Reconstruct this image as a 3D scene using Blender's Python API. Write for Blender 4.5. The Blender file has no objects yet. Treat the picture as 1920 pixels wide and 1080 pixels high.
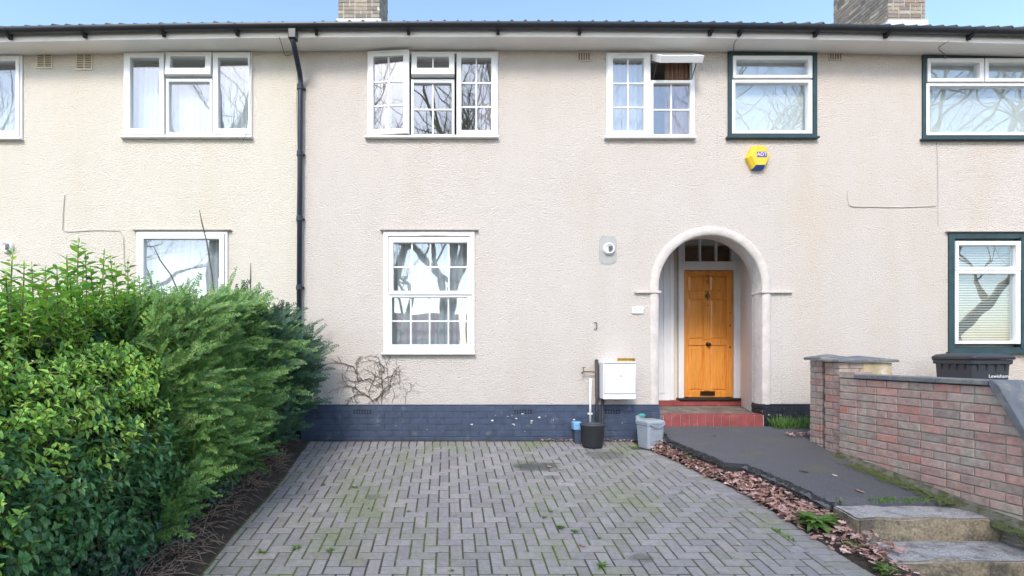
import bpy, bmesh, math, random
from mathutils import Vector, Matrix, noise as mnoise
R = math.radians
random.seed(7)
scene = bpy.context.scene
col = scene.collection

# ------------------------------------------------------------------ camera
F, CX, CY, D, H = 970.0, 840.0, 665.0, 6.83, 1.12     # photo pixels / metres
cam_d = bpy.data.cameras.new('camera'); cam = bpy.data.objects.new('camera', cam_d)
col.objects.link(cam); scene.camera = cam
cam.location = (0, -D, H); cam.rotation_euler = (R(90), 0, 0)
cam_d.sensor_width = 36; cam_d.lens = F/1920*36
cam_d.shift_x = (960-CX)/1920; cam_d.shift_y = (CY-540)/1920
cam_d.clip_start = 0.05; cam_d.clip_end = 2000
scene.render.resolution_x = 1024; scene.render.resolution_y = 576

# ------------------------------------------------------------------ sky, sun, exposure
SUN_EL, SUN_AZ = R(43), R(197)
w = bpy.data.worlds.new('World'); scene.world = w; w.use_nodes = True
nt = w.node_tree; nt.nodes.clear()
sky = nt.nodes.new('ShaderNodeTexSky'); sky.sky_type = 'NISHITA'; sky.sun_disc = False
sky.sun_elevation = SUN_EL; sky.sun_rotation = SUN_AZ
sky.air_density = 1.0; sky.dust_density = 1.0; sky.ozone_density = 1.0
bg = nt.nodes.new('ShaderNodeBackground'); bg.inputs[1].default_value = 0.15
wo = nt.nodes.new('ShaderNodeOutputWorld')
nt.links.new(sky.outputs[0], bg.inputs[0]); nt.links.new(bg.outputs[0], wo.inputs[0])
sl = bpy.data.lights.new('sun', 'SUN'); sl.energy = 1.15; sl.angle = R(15); sl.color = (1, .93, .84)
sun = bpy.data.objects.new('sun', sl); col.objects.link(sun)
sd = Vector((math.sin(SUN_AZ)*math.cos(SUN_EL), math.cos(SUN_AZ)*math.cos(SUN_EL), math.sin(SUN_EL)))
sun.rotation_euler = sd.to_track_quat('Z', 'Y').to_euler(); sun.location = (-4, -12, 14)
vs = scene.view_settings
scene.display_settings.display_device = 'sRGB'
vs.view_transform = 'Standard'; vs.look = 'None'; vs.gamma = 1; vs.exposure = 1.4
vs.use_curve_mapping = False

# ------------------------------------------------------------------ pixel -> world
def wx(px, Y=0): return (px-CX)*(D+Y)/F
def wz(py, Y=0): return H-(py-CY)*(D+Y)/F
SL = 0.133                                            # fall of the drive towards the street
def gz(Y): return SL*Y if Y < 0 else 0.0
def pz(Y): return 0.19+0.13*Y                         # path surface
def on_plane(px, py, a, b):                           # pixel on the plane z = a + b*Y
    t = (H-a+b*D)/((py-CY)/F+b)
    return Vector(((px-CX)*t/F, t-D, a+b*(t-D)))

# ------------------------------------------------------------------ materials
def srgb(r, g, b):
    f = lambda c: (c/255/12.92 if c/255 <= .04045 else ((c/255+.055)/1.055)**2.4)
    return (f(r), f(g), f(b))
def mat(name, c, rough=.7, var=.12, vs=6, c2=None, c2s=2.0, c2lo=.5, c2hi=.65, bump=0, bs=60, bs2=None,
        metal=0, rnd=0, rndc=None, spec=.5, trans=0, stretch=None, coat=0):
    m = bpy.data.materials.new(name); m.use_nodes = True
    N = m.node_tree.nodes; L = m.node_tree.links
    p = N['Principled BSDF']; out = N['Material Output']
    p.inputs['Roughness'].default_value = rough; p.inputs['Metallic'].default_value = metal
    p.inputs['Specular IOR Level'].default_value = spec
    p.inputs['Coat Weight'].default_value = coat
    g = N.new('ShaderNodeNewGeometry'); vec = g.outputs['Position']
    if stretch:
        mp = N.new('ShaderNodeMapping'); mp.inputs['Scale'].default_value = stretch
        L.new(vec, mp.inputs['Vector']); vec = mp.outputs[0]
    def nz(s, det=5, ro=.6):
        n = N.new('ShaderNodeTexNoise'); n.inputs['Scale'].default_value = s
        n.inputs['Detail'].default_value = det; n.inputs['Roughness'].default_value = ro
        L.new(vec, n.inputs['Vector']); return n.outputs['Fac']
    def mix(fac, a, b, mode='MIX'):
        x = N.new('ShaderNodeMix'); x.data_type = 'RGBA'; x.blend_type = mode
        for sock, v in ((x.inputs[0], fac), (x.inputs[6], a), (x.inputs[7], b)):
            if hasattr(v, 'is_linked') or hasattr(v, 'links'): L.new(v, sock)
            elif isinstance(v, tuple): sock.default_value = (*v, 1)
            else: sock.default_value = v
        return x.outputs[2]
    def ramp(v, lo, hi, a=0, b=1):
        x = N.new('ShaderNodeMapRange'); L.new(v, x.inputs[0])
        for i, q in enumerate((lo, hi, a, b)): x.inputs[1+i].default_value = q
        return x.outputs[0]
    colr = c
    if rnd or rndc:
        oi = N.new('ShaderNodeObjectInfo'); ad = N.new('ShaderNodeMath'); ad.operation = 'ADD'
        L.new(oi.outputs['Random'], ad.inputs[0]); L.new(g.outputs['Random Per Island'], ad.inputs[1])
        fr = N.new('ShaderNodeMath'); fr.operation = 'FRACT'; L.new(ad.outputs[0], fr.inputs[0])
        rv = fr.outputs[0]
        if rndc:
            cr = N.new('ShaderNodeValToRGB'); L.new(rv, cr.inputs[0])
            e = cr.color_ramp.elements
            while len(e) < len(rndc): e.new(.5)
            for i, q in enumerate(rndc):
                e[i].position = i/(len(rndc)-1) if len(rndc) > 1 else 0; e[i].color = (*q, 1)
            colr = cr.outputs[0]
        if rnd:
            mu = N.new('ShaderNodeMath'); mu.operation = 'MULTIPLY'; L.new(rv, mu.inputs[0]); mu.inputs[1].default_value = 7.31
            f2 = N.new('ShaderNodeMath'); f2.operation = 'FRACT'; L.new(mu.outputs[0], f2.inputs[0])
            k = ramp(f2.outputs[0], 0, 1, 1-rnd, 1+rnd)
            cb = N.new('ShaderNodeCombineColor')
            for i in range(3): L.new(k, cb.inputs[i])
            colr = mix(1.0, colr, cb.outputs[0], 'MULTIPLY')
    if c2 is not None:
        colr = mix(ramp(nz(c2s, 6, .65), c2lo, c2hi), colr, c2)
    if var:
        k = ramp(nz(vs), .3, .7, 1-var, 1+var)
        cb = N.new('ShaderNodeCombineColor')
        for i in range(3): L.new(k, cb.inputs[i])
        colr = mix(1.0, colr, cb.outputs[0], 'MULTIPLY')
    if isinstance(colr, tuple): p.inputs['Base Color'].default_value = (*colr, 1)
    else: L.new(colr, p.inputs['Base Color'])
    if bump:
        b = N.new('ShaderNodeBump'); b.inputs['Strength'].default_value = 1; b.inputs['Distance'].default_value = bump
        L.new(nz(bs, 4, .65), b.inputs['Height']); L.new(b.outputs[0], p.inputs['Normal'])
    if trans:
        t = N.new('ShaderNodeBsdfTranslucent'); mx = N.new('ShaderNodeMixShader'); mx.inputs[0].default_value = trans
        if isinstance(colr, tuple): t.inputs[0].default_value = (*colr, 1)
        else: L.new(colr, t.inputs[0])
        L.new(p.outputs[0], mx.inputs[1]); L.new(t.outputs[0], mx.inputs[2]); L.new(mx.outputs[0], out.inputs[0])
    return m

def render_mat(name, c, c2, speckle):
    """roughcast: coarse lumpy relief, faint horizontal trowel drag, stains"""
    m = bpy.data.materials.new(name); m.use_nodes = True
    N = m.node_tree.nodes; L = m.node_tree.links; p = N['Principled BSDF']
    p.inputs['Roughness'].default_value = .95; p.inputs['Specular IOR Level'].default_value = .15
    g = N.new('ShaderNodeNewGeometry')
    mp = N.new('ShaderNodeMapping'); mp.inputs['Scale'].default_value = (1, 1, 1.25); L.new(g.outputs['Position'], mp.inputs[0])
    n1 = N.new('ShaderNodeTexNoise'); n1.inputs['Scale'].default_value = 52; n1.inputs['Detail'].default_value = 6; n1.inputs['Roughness'].default_value = .62
    n2 = N.new('ShaderNodeTexVoronoi'); n2.inputs['Scale'].default_value = 70; n2.feature = 'SMOOTH_F1'
    n3 = N.new('ShaderNodeTexNoise'); n3.inputs['Scale'].default_value = 1.1; n3.inputs['Detail'].default_value = 5
    n4 = N.new('ShaderNodeTexNoise'); n4.inputs['Scale'].default_value = 55; n4.inputs['Detail'].default_value = 3
    for n in (n1, n2, n4): L.new(mp.outputs[0], n.inputs['Vector'])
    mp2 = N.new('ShaderNodeMapping'); mp2.inputs['Scale'].default_value = (1.6, 1, .5); L.new(g.outputs['Position'], mp2.inputs[0]); L.new(mp2.outputs[0], n3.inputs['Vector'])
    ad = N.new('ShaderNodeMath'); ad.operation = 'ADD'; L.new(n1.outputs['Fac'], ad.inputs[0])
    ml = N.new('ShaderNodeMath'); ml.operation = 'MULTIPLY'; ml.inputs[1].default_value = -.5; L.new(n2.outputs['Distance'], ml.inputs[0]); L.new(ml.outputs[0], ad.inputs[1])
    b = N.new('ShaderNodeBump'); b.inputs['Strength'].default_value = 1; b.inputs['Distance'].default_value = .026
    L.new(ad.outputs[0], b.inputs['Height']); L.new(b.outputs[0], p.inputs['Normal'])
    r = N.new('ShaderNodeMapRange'); L.new(n3.outputs['Fac'], r.inputs[0]); r.inputs[1].default_value = .45; r.inputs[2].default_value = .75
    x = N.new('ShaderNodeMix'); x.data_type = 'RGBA'; L.new(r.outputs[0], x.inputs[0]); x.inputs[6].default_value = (*c, 1); x.inputs[7].default_value = (*c2, 1)
    r2 = N.new('ShaderNodeMapRange'); L.new(n4.outputs['Fac'], r2.inputs[0]); r2.inputs[1].default_value = .56; r2.inputs[2].default_value = .76; r2.inputs[4].default_value = .5
    y = N.new('ShaderNodeMix'); y.data_type = 'RGBA'; L.new(r2.outputs[0], y.inputs[0]); L.new(x.outputs[2], y.inputs[6]); y.inputs[7].default_value = (*speckle, 1)  # fine dark speckles painted in to strengthen the relief texture
    L.new(y.outputs[2], p.inputs['Base Color'])
    return m

def glass_mat(name, refl, tint=(.92, .95, .96)):
    m = bpy.data.materials.new(name); m.use_nodes = True
    N = m.node_tree.nodes; L = m.node_tree.links; N.remove(N['Principled BSDF']); out = N['Material Output']
    t = N.new('ShaderNodeBsdfTransparent'); t.inputs[0].default_value = (*tint, 1)
    gl = N.new('ShaderNodeBsdfGlossy'); gl.inputs['Roughness'].default_value = .01; gl.inputs[0].default_value = (1, 1, 1, 1)
    g = N.new('ShaderNodeNewGeometry')
    n = N.new('ShaderNodeTexNoise'); n.inputs['Scale'].default_value = 2.2; n.inputs['Detail'].default_value = 1; L.new(g.outputs['Position'], n.inputs['Vector'])
    b = N.new('ShaderNodeBump'); b.inputs['Distance'].default_value = .0012; L.new(n.outputs['Fac'], b.inputs['Height']); L.new(b.outputs[0], gl.inputs['Normal'])
    lw = N.new('ShaderNodeLayerWeight'); lw.inputs[0].default_value = .5
    pw = N.new('ShaderNodeMath'); pw.operation = 'POWER'; pw.inputs[1].default_value = 5; L.new(lw.outputs['Facing'], pw.inputs[0])
    a = N.new('ShaderNodeMath'); a.operation = 'ADD'; a.use_clamp = True; a.inputs[1].default_value = refl; L.new(pw.outputs[0], a.inputs[0])
    mx = N.new('ShaderNodeMixShader'); L.new(a.outputs[0], mx.inputs[0]); L.new(t.outputs[0], mx.inputs[1]); L.new(gl.outputs[0], mx.inputs[2]); L.new(mx.outputs[0], out.inputs[0])
    return m

M = {}
M['render_c'] = render_mat('render_pinkish_white', (.735, .67, .61), (.70, .625, .55), (.48, .41, .355))
M['render_l'] = render_mat('render_cream', (.80, .745, .645), (.775, .71, .59), (.60, .53, .43))
M['render_r'] = render_mat('render_pink', (.74, .67, .605), (.715, .62, .52), (.50, .42, .355))
M['smooth_white'] = mat('smooth_white_paint', (.78, .77, .77), .6, .05, 3)
M['moulding'] = mat('arch_render', (.66, .605, .555), .95, .10, 9, c2=(.60, .54, .48), c2s=5, c2lo=.5, c2hi=.8, bump=.012, bs=45)
M['patch'] = mat('mortar_patch', (.42, .42, .40), .95, .10, 12, bump=.004, bs=60)
M['upvc'] = mat('white_upvc', (.83, .83, .82), .35, .03, 4)
M['green_wood'] = mat('green_painted_wood', (.022, .055, .062), .45, .25, 8, c2=(.06, .075, .07), c2s=9, c2lo=.62, c2hi=.75, bump=.001, bs=80)
M['sill_grey'] = mat('sill_stone', (.42, .38, .33), .9, .2, 20)
M['fascia'] = mat('fascia_white', (.88, .84, .80), .5, .05, 2)
M['soffit'] = mat('soffit_white', (.86, .84, .80), .6, .06, 1.5, c2=(.74, .69, .58), c2s=1.5, c2lo=.55, c2hi=.9)
M['gutter'] = mat('gutter_black_plastic', (.022, .026, .032), .38, .2, 5)
M['pipe'] = mat('downpipe_blue_black', (.022, .030, .045), .35, .2, 8)
M['tile'] = mat('roof_tile', (.10, .085, .075), .9, .25, 14, c2=(.13, .14, .045), c2s=7, c2lo=.52, c2hi=.68, bump=.004, bs=60, rnd=.25)
M['plinth'] = mat('plinth_blue_paint', (.050, .070, .116), .55, .22, 9, c2=(.13, .15, .19), c2s=6, c2lo=.60, c2hi=.74, bump=.004, bs=40)
M['plinth_chip'] = mat('plinth_chipped', (.70, .68, .62), .9, .1)
M['plinth_blk'] = mat('plinth_black_paint', (.016, .018, .026), .45, .3, 12, c2=(.40, .39, .37), c2s=11, c2lo=.60, c2hi=.66, bump=.006, bs=40)
M['airbrick'] = mat('air_brick', (.045, .055, .075), .8)
M['vent_cream'] = mat('vent_cream', (.72, .66, .52), .7, .1, 20)
M['dark'] = mat('dark_hole', (.012, .011, .01), .95, 0)
M['brownhole'] = mat('vent_brown', (.25, .17, .11), .9, .2, 30)
M['door'] = mat('pine_door', (.74, .295, .05), .38, .16, 3, c2=(.52, .175, .02), c2s=2.2, c2lo=.5, c2hi=.75, stretch=(14, 14, 1.0), coat=.25)
M['brass'] = mat('aged_brass', (.30, .20, .09), .35, .2, 40, metal=1)
M['bronze'] = mat('dark_bronze', (.06, .045, .03), .4, .2, 40, metal=.8)
M['red_paint'] = mat('red_step_paint', (.30, .065, .06), .6, .2, 10, c2=(.40, .16, .14), c2s=9, c2lo=.55, c2hi=.75, bump=.002)
M['mortar_pale'] = mat('pale_mortar', (.50, .44, .40), .95, .2, 30)
M['porch_floor'] = mat('porch_concrete', (.16, .135, .115), .85, .3, 6, c2=(.26, .23, .21), c2s=4, bump=.002)
M['threshold'] = mat('threshold', (.02, .02, .022), .5)
M['cream_strip'] = mat('cream_plaster', (.66, .60, .50), .8, .05)
M['room'] = mat('room_wall', (.34, .32, .29), .9, .08)
M['room_warm'] = mat('room_wall_warm', (.72, .50, .28), .9, .2, 2)
M['net'] = mat('net_curtain', (.80, .82, .86), .9, .06, 8, trans=.35)
M['pinkc'] = mat('pink_curtain', (.66, .56, .56), .9, .08, 8, trans=.3)
M['tanc'] = mat('tan_curtain', (.50, .30, .20), .9, .12, 8, trans=.2)
M['blind'] = mat('white_blind', (.74, .74, .72), .7, .05)
M['slat'] = mat('blind_slat', (.66, .64, .58), .6, .08)
M['glass'] = glass_mat('window_glass', .14)
M['glass_bright'] = glass_mat('window_glass_coated', .15)
M['glass_plain'] = glass_mat('fanlight_glass', .04, (.9, .9, .88))
M['yellow'] = mat('alarm_yellow', (.82, .56, .035), .4, .04)
M['blue'] = mat('alarm_blue', (.05, .13, .45), .35, .05)
M['navy'] = mat('badge_navy', (.10, .09, .38), .5, 0)
M['white'] = mat('print_white', (.85, .85, .85), .5, 0)
M['meter'] = mat('meter_box_white', (.82, .82, .83), .4, .03)
M['line'] = mat('panel_gap', (.35, .36, .38), .7, 0)
M['iron'] = mat('old_iron_pipe', (.055, .05, .05), .6, .35, 30, bump=.002)
M['wpipe'] = mat('white_pipe', (.80, .80, .80), .4, .04)
M['tub'] = mat('black_tub', (.05, .053, .06), .55, .2, 8)
M['bluebox'] = mat('blue_plastic', (.22, .45, .75), .4, .1, 20)
M['caddy'] = mat('grey_caddy', (.33, .37, .42), .5, .08, 12)
M['lid_dirt'] = mat('lid_moss', (.30, .31, .24), .8, .2, 30)
M['teal'] = mat('teal_handle', (.08, .38, .38), .5, .05)
M['bin'] = mat('wheelie_bin', (.040, .042, .052), .45, .12, 8)
M['brick'] = mat('garden_brick', (.3, .15, .12), .92, .20, 18, c2=(.42, .39, .32), c2s=3.0, c2lo=.46, c2hi=.68, bump=.004, bs=45, rnd=.13,
                 rndc=[(.47, .27, .225), (.38, .285, .25), (.53, .245, .195), (.43, .305, .275), (.50, .31, .265), (.33, .26, .24), (.49, .275, .23)])
M['mortar'] = mat('wall_mortar', (.30, .29, .23), .95, .25, 20, bump=.004)
M['coping'] = mat('coping_slate', (.155, .165, .18), .8, .18, 12, c2=(.25, .24, .20), c2s=6, bump=.003)
M['plasterpatch'] = mat('ochre_render', (.50, .40, .24), .9, .22, 10, c2=(.60, .55, .45), c2s=7, bump=.005)
M['stock'] = mat('stock_brick', (.3, .27, .2), .92, .2, 22, bump=.004, rnd=.22, rndc=[(.36, .31, .23), (.22, .19, .165), (.40, .36, .27), (.30, .23, .17), (.19, .17, .155), (.42, .38, .30)])
M['stockm'] = mat('stock_mortar', (.55, .53, .48), .95, .15, 20)
M['lead'] = mat('flashing', (.60, .62, .66), .5, .1, 10)
M['paver'] = mat('block_paver', (.3, .3, .31), .9, .16, 26, c2=(.19, .21, .12), c2s=1.3, c2lo=.50, c2hi=.72, bump=.0025, bs=170, rnd=.12,
                 rndc=[(0.258, 0.247, 0.249), (0.235, 0.226, 0.230), (0.272, 0.254, 0.249), (0.244, 0.242, 0.230), (0.254, 0.233, 0.230)])
M['joint'] = mat('paver_joint', (.060, .056, .050), .98, .4, 30, c2=(.095, .13, .03), c2s=1.5, c2lo=.45, c2hi=.57, bump=.005)
M['asphalt'] = mat('asphalt_path', (.10, .10, .108), .9, .5, 150, c2=(.13, .13, .07), c2s=2.3, c2lo=.56, c2hi=.75, bump=.006, bs=120)
M['asphalt_dk'] = mat('asphalt_broken_edge', (.035, .035, .036), .97, .5, 30, bump=.02, bs=40)
M['concrete'] = mat('old_step_concrete', (.31, .25, .165), .95, .4, 50, c2=(.12, .105, .08), c2s=4.5, c2lo=.44, c2hi=.62, bump=.008, bs=70)
M['concrete_top'] = mat('old_step_tread', (.37, .355, .345), .95, .45, 80, c2=(.19, .18, .17), c2s=7, bump=.007, bs=80)
M['kerb'] = mat('mossy_kerb', (.15, .145, .115), .95, .3, 14, c2=(.075, .085, .03), c2s=13, c2lo=.46, c2hi=.58, bump=.012, bs=60)
M['soil'] = mat('soil', (.062, .047, .036), .98, .4, 25, c2=(.13, .095, .07), c2s=9, c2lo=.55, c2hi=.7, bump=.02, bs=40)
M['ground'] = mat('ground_earth', (.12, .10, .075), .98, .3, 3, bump=.01, bs=20)
M['road'] = mat('road_asphalt', (.06, .06, .062), .9, .15, 20)
M['pavement'] = mat('pavement_slab', (.24, .23, .22), .9, .12, 6)
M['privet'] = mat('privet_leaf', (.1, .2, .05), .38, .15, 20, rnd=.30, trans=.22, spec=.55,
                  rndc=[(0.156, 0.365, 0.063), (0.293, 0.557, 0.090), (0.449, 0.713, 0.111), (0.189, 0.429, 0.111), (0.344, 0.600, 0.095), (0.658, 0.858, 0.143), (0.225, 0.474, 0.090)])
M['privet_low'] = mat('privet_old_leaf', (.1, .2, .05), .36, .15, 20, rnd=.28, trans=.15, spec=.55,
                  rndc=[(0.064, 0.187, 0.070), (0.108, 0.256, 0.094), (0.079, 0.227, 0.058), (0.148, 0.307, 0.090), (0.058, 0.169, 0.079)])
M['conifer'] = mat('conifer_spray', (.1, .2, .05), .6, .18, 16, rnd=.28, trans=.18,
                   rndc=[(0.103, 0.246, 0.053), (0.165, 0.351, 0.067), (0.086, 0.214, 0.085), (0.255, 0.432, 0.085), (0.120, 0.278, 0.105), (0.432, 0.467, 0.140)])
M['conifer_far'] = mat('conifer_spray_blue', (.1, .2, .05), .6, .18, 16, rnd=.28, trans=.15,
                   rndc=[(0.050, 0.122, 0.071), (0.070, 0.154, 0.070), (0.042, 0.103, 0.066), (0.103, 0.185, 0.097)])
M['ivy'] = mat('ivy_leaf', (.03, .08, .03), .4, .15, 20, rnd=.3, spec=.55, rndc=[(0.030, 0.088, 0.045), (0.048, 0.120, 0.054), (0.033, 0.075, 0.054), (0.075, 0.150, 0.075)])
M['twig'] = mat('twig', (.16, .11, .065), .9, .25, 30)
M['deadtwig'] = mat('dead_twig', (.30, .21, .15), .9, .25, 30)
M['vine'] = mat('dead_vine', (.13, .105, .08), .95, .3, 40)
M['deadleaf'] = mat('dead_leaf', (.3, .2, .1), .85, .15, 30, rnd=.25, trans=.1,
                    rndc=[(0.452, 0.265, 0.220), (0.328, 0.183, 0.143), (0.574, 0.392, 0.354), (0.396, 0.217, 0.168), (0.629, 0.463, 0.419), (0.233, 0.125, 0.101)])
M['weed'] = mat('weed_leaf', (.14, .30, .04), .5, .15, 20, rnd=.25, trans=.2, rndc=[(.07, .16, .025), (.12, .23, .035), (.09, .18, .035)])
M['moss'] = mat('moss', (.10, .13, .03), .95, .3, 40, bump=.01)
M['bark'] = mat('pale_bark', (.55, .49, .34), .95, .2, 6, c2=(.38, .33, .22), c2s=5)
M['redroof'] = mat('red_roof', (.36, .12, .075), .9, .2, 6)
M['redbrick'] = mat('red_brick_far', (.30, .15, .11), .9, .2, 8)
M['cable'] = mat('cable', (.16, .14, .13), .7, 0)
M['wcable'] = mat('painted_cable', (.52, .48, .43), .7, 0)
M['brassy'] = mat('yellow_brass_paint', (.42, .27, .05), .5, .3, 30)
M['rust'] = mat('rust_stain', (.10, .05, .03), .9)

def stain(m, spots, c):
    N = m.node_tree.nodes; L = m.node_tree.links; p = N['Principled BSDF']; src = p.inputs['Base Color'].links[0].from_socket
    g = N.new('ShaderNodeNewGeometry'); n = N.new('ShaderNodeTexNoise'); n.inputs['Scale'].default_value = 9; n.inputs['Detail'].default_value = 4; L.new(g.outputs['Position'], n.inputs['Vector'])
    for (x, y, rx, ry, k) in spots:
        mp = N.new('ShaderNodeMapping'); mp.inputs['Location'].default_value = (-x/rx, -y/ry, 0); mp.inputs['Scale'].default_value = (1/rx, 1/ry, 0); L.new(g.outputs['Position'], mp.inputs[0])
        ln = N.new('ShaderNodeVectorMath'); ln.operation = 'LENGTH'; L.new(mp.outputs[0], ln.inputs[0])
        a = N.new('ShaderNodeMath'); a.operation = 'MULTIPLY_ADD'; L.new(n.outputs['Fac'], a.inputs[0]); a.inputs[1].default_value = 1.6; L.new(ln.outputs['Value'], a.inputs[2])
        r = N.new('ShaderNodeMapRange'); L.new(a.outputs[0], r.inputs[0]); r.inputs[1].default_value = 1.35; r.inputs[2].default_value = 1.75; r.inputs[3].default_value = k; r.inputs[4].default_value = 0
        x_ = N.new('ShaderNodeMix'); x_.data_type = 'RGBA'; L.new(r.outputs[0], x_.inputs[0]); L.new(src, x_.inputs[6]); x_.inputs[7].default_value = (*c, 1); src = x_.outputs[2]
    L.new(src, p.inputs['Base Color'])
stain(M['paver'], [(1.02, -1.02, .34, .20, .85), (.86, -1.0, .16, .10, .7), (1.86, -.62, .30, .22, .6), (1.45, -2.98, .10, .10, .6), (-.72, -1.85, .12, .08, .5), (1.1, -1.35, .12, .08, .5)], (.075, .078, .07))

# ------------------------------------------------------------------ mesh builder
WL = {}                                               # world location of every object
class MB:
    def __init__(s): s.v = []; s.f = []
    def add(s, vs, fs):
        o = len(s.v); s.v += [tuple(v) for v in vs]; s.f += [tuple(i+o for i in f) for f in fs]; return s
    def box(s, x0, x1, y0, y1, z0, z1):
        x0, x1 = min(x0, x1), max(x0, x1); y0, y1 = min(y0, y1), max(y0, y1); z0, z1 = min(z0, z1), max(z0, z1)
        return s.add([(x0, y0, z0), (x1, y0, z0), (x1, y1, z0), (x0, y1, z0), (x0, y0, z1), (x1, y0, z1), (x1, y1, z1), (x0, y1, z1)],
                     [(0, 3, 2, 1), (4, 5, 6, 7), (0, 1, 5, 4), (1, 2, 6, 5), (2, 3, 7, 6), (3, 0, 4, 7)])
    def frame(s, x0, x1, z0, z1, t, y0, y1, tb=None, tt=None):  # rectangular ring in the wall plane
        tb = t if tb is None else tb; tt = t if tt is None else tt
        o = [(x0, z0), (x1, z0), (x1, z1), (x0, z1)]; i = [(x0+t, z0+tb), (x1-t, z0+tb), (x1-t, z1-tt), (x0+t, z1-tt)]
        vs = [(a, y0, b) for a, b in o]+[(a, y0, b) for a, b in i]+[(a, y1, b) for a, b in o]+[(a, y1, b) for a, b in i]
        fs = []
        for k in range(4):
            n = (k+1) % 4
            fs += [(k, n, 4+n, 4+k), (8+n, 8+k, 12+k, 12+n), (n, k, 8+k, 8+n), (4+k, 4+n, 12+n, 12+k)]
        return s.add(vs, fs)
    def prism(s, poly, fn, d0, d1):                   # poly of (a,b); fn(a,b,d) -> xyz
        n = len(poly)
        vs = [fn(a, b, d0) for a, b in poly]+[fn(a, b, d1) for a, b in poly]
        return s.add(vs, [tuple(range(n))[::-1], tuple(range(n, 2*n))]+[(i, (i+1) % n, n+(i+1) % n, n+i) for i in range(n)])
    def tube(s, pts, rad, n=6, cap=True):
        pts = [Vector(p) for p in pts]; m = len(pts)
        rad = rad if isinstance(rad, (list, tuple)) else [rad]*m
        vs = []; up = None
        for i, p in enumerate(pts):
            t = (pts[min(i+1, m-1)]-pts[max(i-1, 0)])
            t = t.normalized() if t.length > 1e-9 else Vector((0, 0, 1))
            if up is None: up = Vector((0, 0, 1)) if abs(t.z) < .9 else Vector((1, 0, 0))
            a = t.cross(up)
            if a.length < 1e-6: a = t.cross(Vector((.3, .9, .1)))
            a.normalize(); b = a.cross(t).normalized(); up = b
            for k in range(n):
                an = 2*math.pi*k/n; vs.append(p+(a*math.cos(an)+b*math.sin(an))*rad[i])
        fs = [(i*n+k, i*n+(k+1) % n, (i+1)*n+(k+1) % n, (i+1)*n+k) for i in range(m-1) for k in range(n)]
        if cap: fs += [tuple(range(n))[::-1], tuple(range((m-1)*n, m*n))]
        return s.add(vs, fs)
    def lathe(s, prof, c, n=24, sx=1, sy=1, axis='Z'):
        vs = []; c = Vector(c)
        for r, h in prof:
            for k in range(n):
                a = 2*math.pi*k/n
                p = Vector((r*math.cos(a)*sx, r*math.sin(a)*sy, h))
                if axis == 'Y': p = Vector((p.x, -h, p.y))
                vs.append(c+p)
        m = len(prof)
        fs = [(i*n+k, i*n+(k+1) % n, (i+1)*n+(k+1) % n, (i+1)*n+k) for i in range(m-1) for k in range(n)]
        fs += [tuple(range(n))[::-1], tuple(range((m-1)*n, m*n))]
        return s.add(vs, fs)
    def build(s, name, m, parent=None, bevel=0, smooth=False, seg=1, origin=None, fix=True):
        if origin is None:
            xs, ys, zs = zip(*s.v); origin = Vector(((min(xs)+max(xs))/2, (min(ys)+max(ys))/2, min(zs)))
        origin = Vector(origin)
        me = bpy.data.meshes.new(name)
        me.from_pydata([tuple(Vector(v)-origin) for v in s.v], [], s.f)
        if fix:
            bm = bmesh.new(); bm.from_mesh(me); bmesh.ops.recalc_face_normals(bm, faces=bm.faces); bm.to_mesh(me); bm.free()
        me.materials.append(M[m] if isinstance(m, str) else m)
        if smooth:
            for p in me.polygons: p.use_smooth = True
        return link(name, me, origin, parent, bevel, seg)
def link(name, me, origin, parent=None, bevel=0, seg=1):
    o = bpy.data.objects.new(name, me); col.objects.link(o)
    origin = Vector(origin); WL[o.name] = origin
    o.location = origin-(WL[parent.name] if parent else Vector())
    if parent: o.parent = parent
    if bevel:
        b = o.modifiers.new('bevel', 'BEVEL'); b.width = bevel; b.segments = seg; b.limit_method = 'ANGLE'; b.angle_limit = R(40)
    return o
def thing(name, label, cat, loc, group=None):
    o = bpy.data.objects.new(name, None); col.objects.link(o); o.empty_display_size = .1
    o.location = loc; WL[o.name] = Vector(loc); return tag(o, label, cat, group)
def tag(o, label=None, cat=None, group=None, kind=None):
    for k, v in (('label', label), ('category', cat), ('group', group), ('kind', kind)):
        if v: o[k] = v
    return o
def text_mesh(name, txt, size, m, parent, loc, rot, depth=.001, sx=1.0, origin=None):
    c = bpy.data.curves.new(name, 'FONT'); c.body = txt; c.size = size; c.align_x = 'CENTER'; c.align_y = 'CENTER'; c.extrude = depth
    t = bpy.data.objects.new(name, c); col.objects.link(t)
    dg = bpy.context.evaluated_depsgraph_get(); me = bpy.data.meshes.new_from_object(t.evaluated_get(dg))
    bpy.data.objects.remove(t); bpy.data.curves.remove(c)
    me.transform(Matrix.Rotation(rot[2], 4, 'Z') @ Matrix.Rotation(rot[1], 4, 'Y') @ Matrix.Rotation(rot[0], 4, 'X') @ Matrix.Diagonal((sx, 1, 1, 1)))
    me.materials.clear(); me.materials.append(M[m])
    return link(name, me, loc, parent)
def clip(poly, nx, ny, c):                            # keep nx*a+ny*b <= c
    out = []
    for i in range(len(poly)):
        p, q = poly[i], poly[(i+1) % len(poly)]
        dp, dq = nx*p[0]+ny*p[1]-c, nx*q[0]+ny*q[1]-c
        if dp <= 0: out.append(p)
        if (dp < 0 < dq) or (dq < 0 < dp):
            t = dp/(dp-dq); out.append((p[0]+(q[0]-p[0])*t, p[1]+(q[1]-p[1])*t))
    return out
def sag(X): return -.0019*(X-.4)**2                   # eaves line settles slightly to both ends

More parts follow.
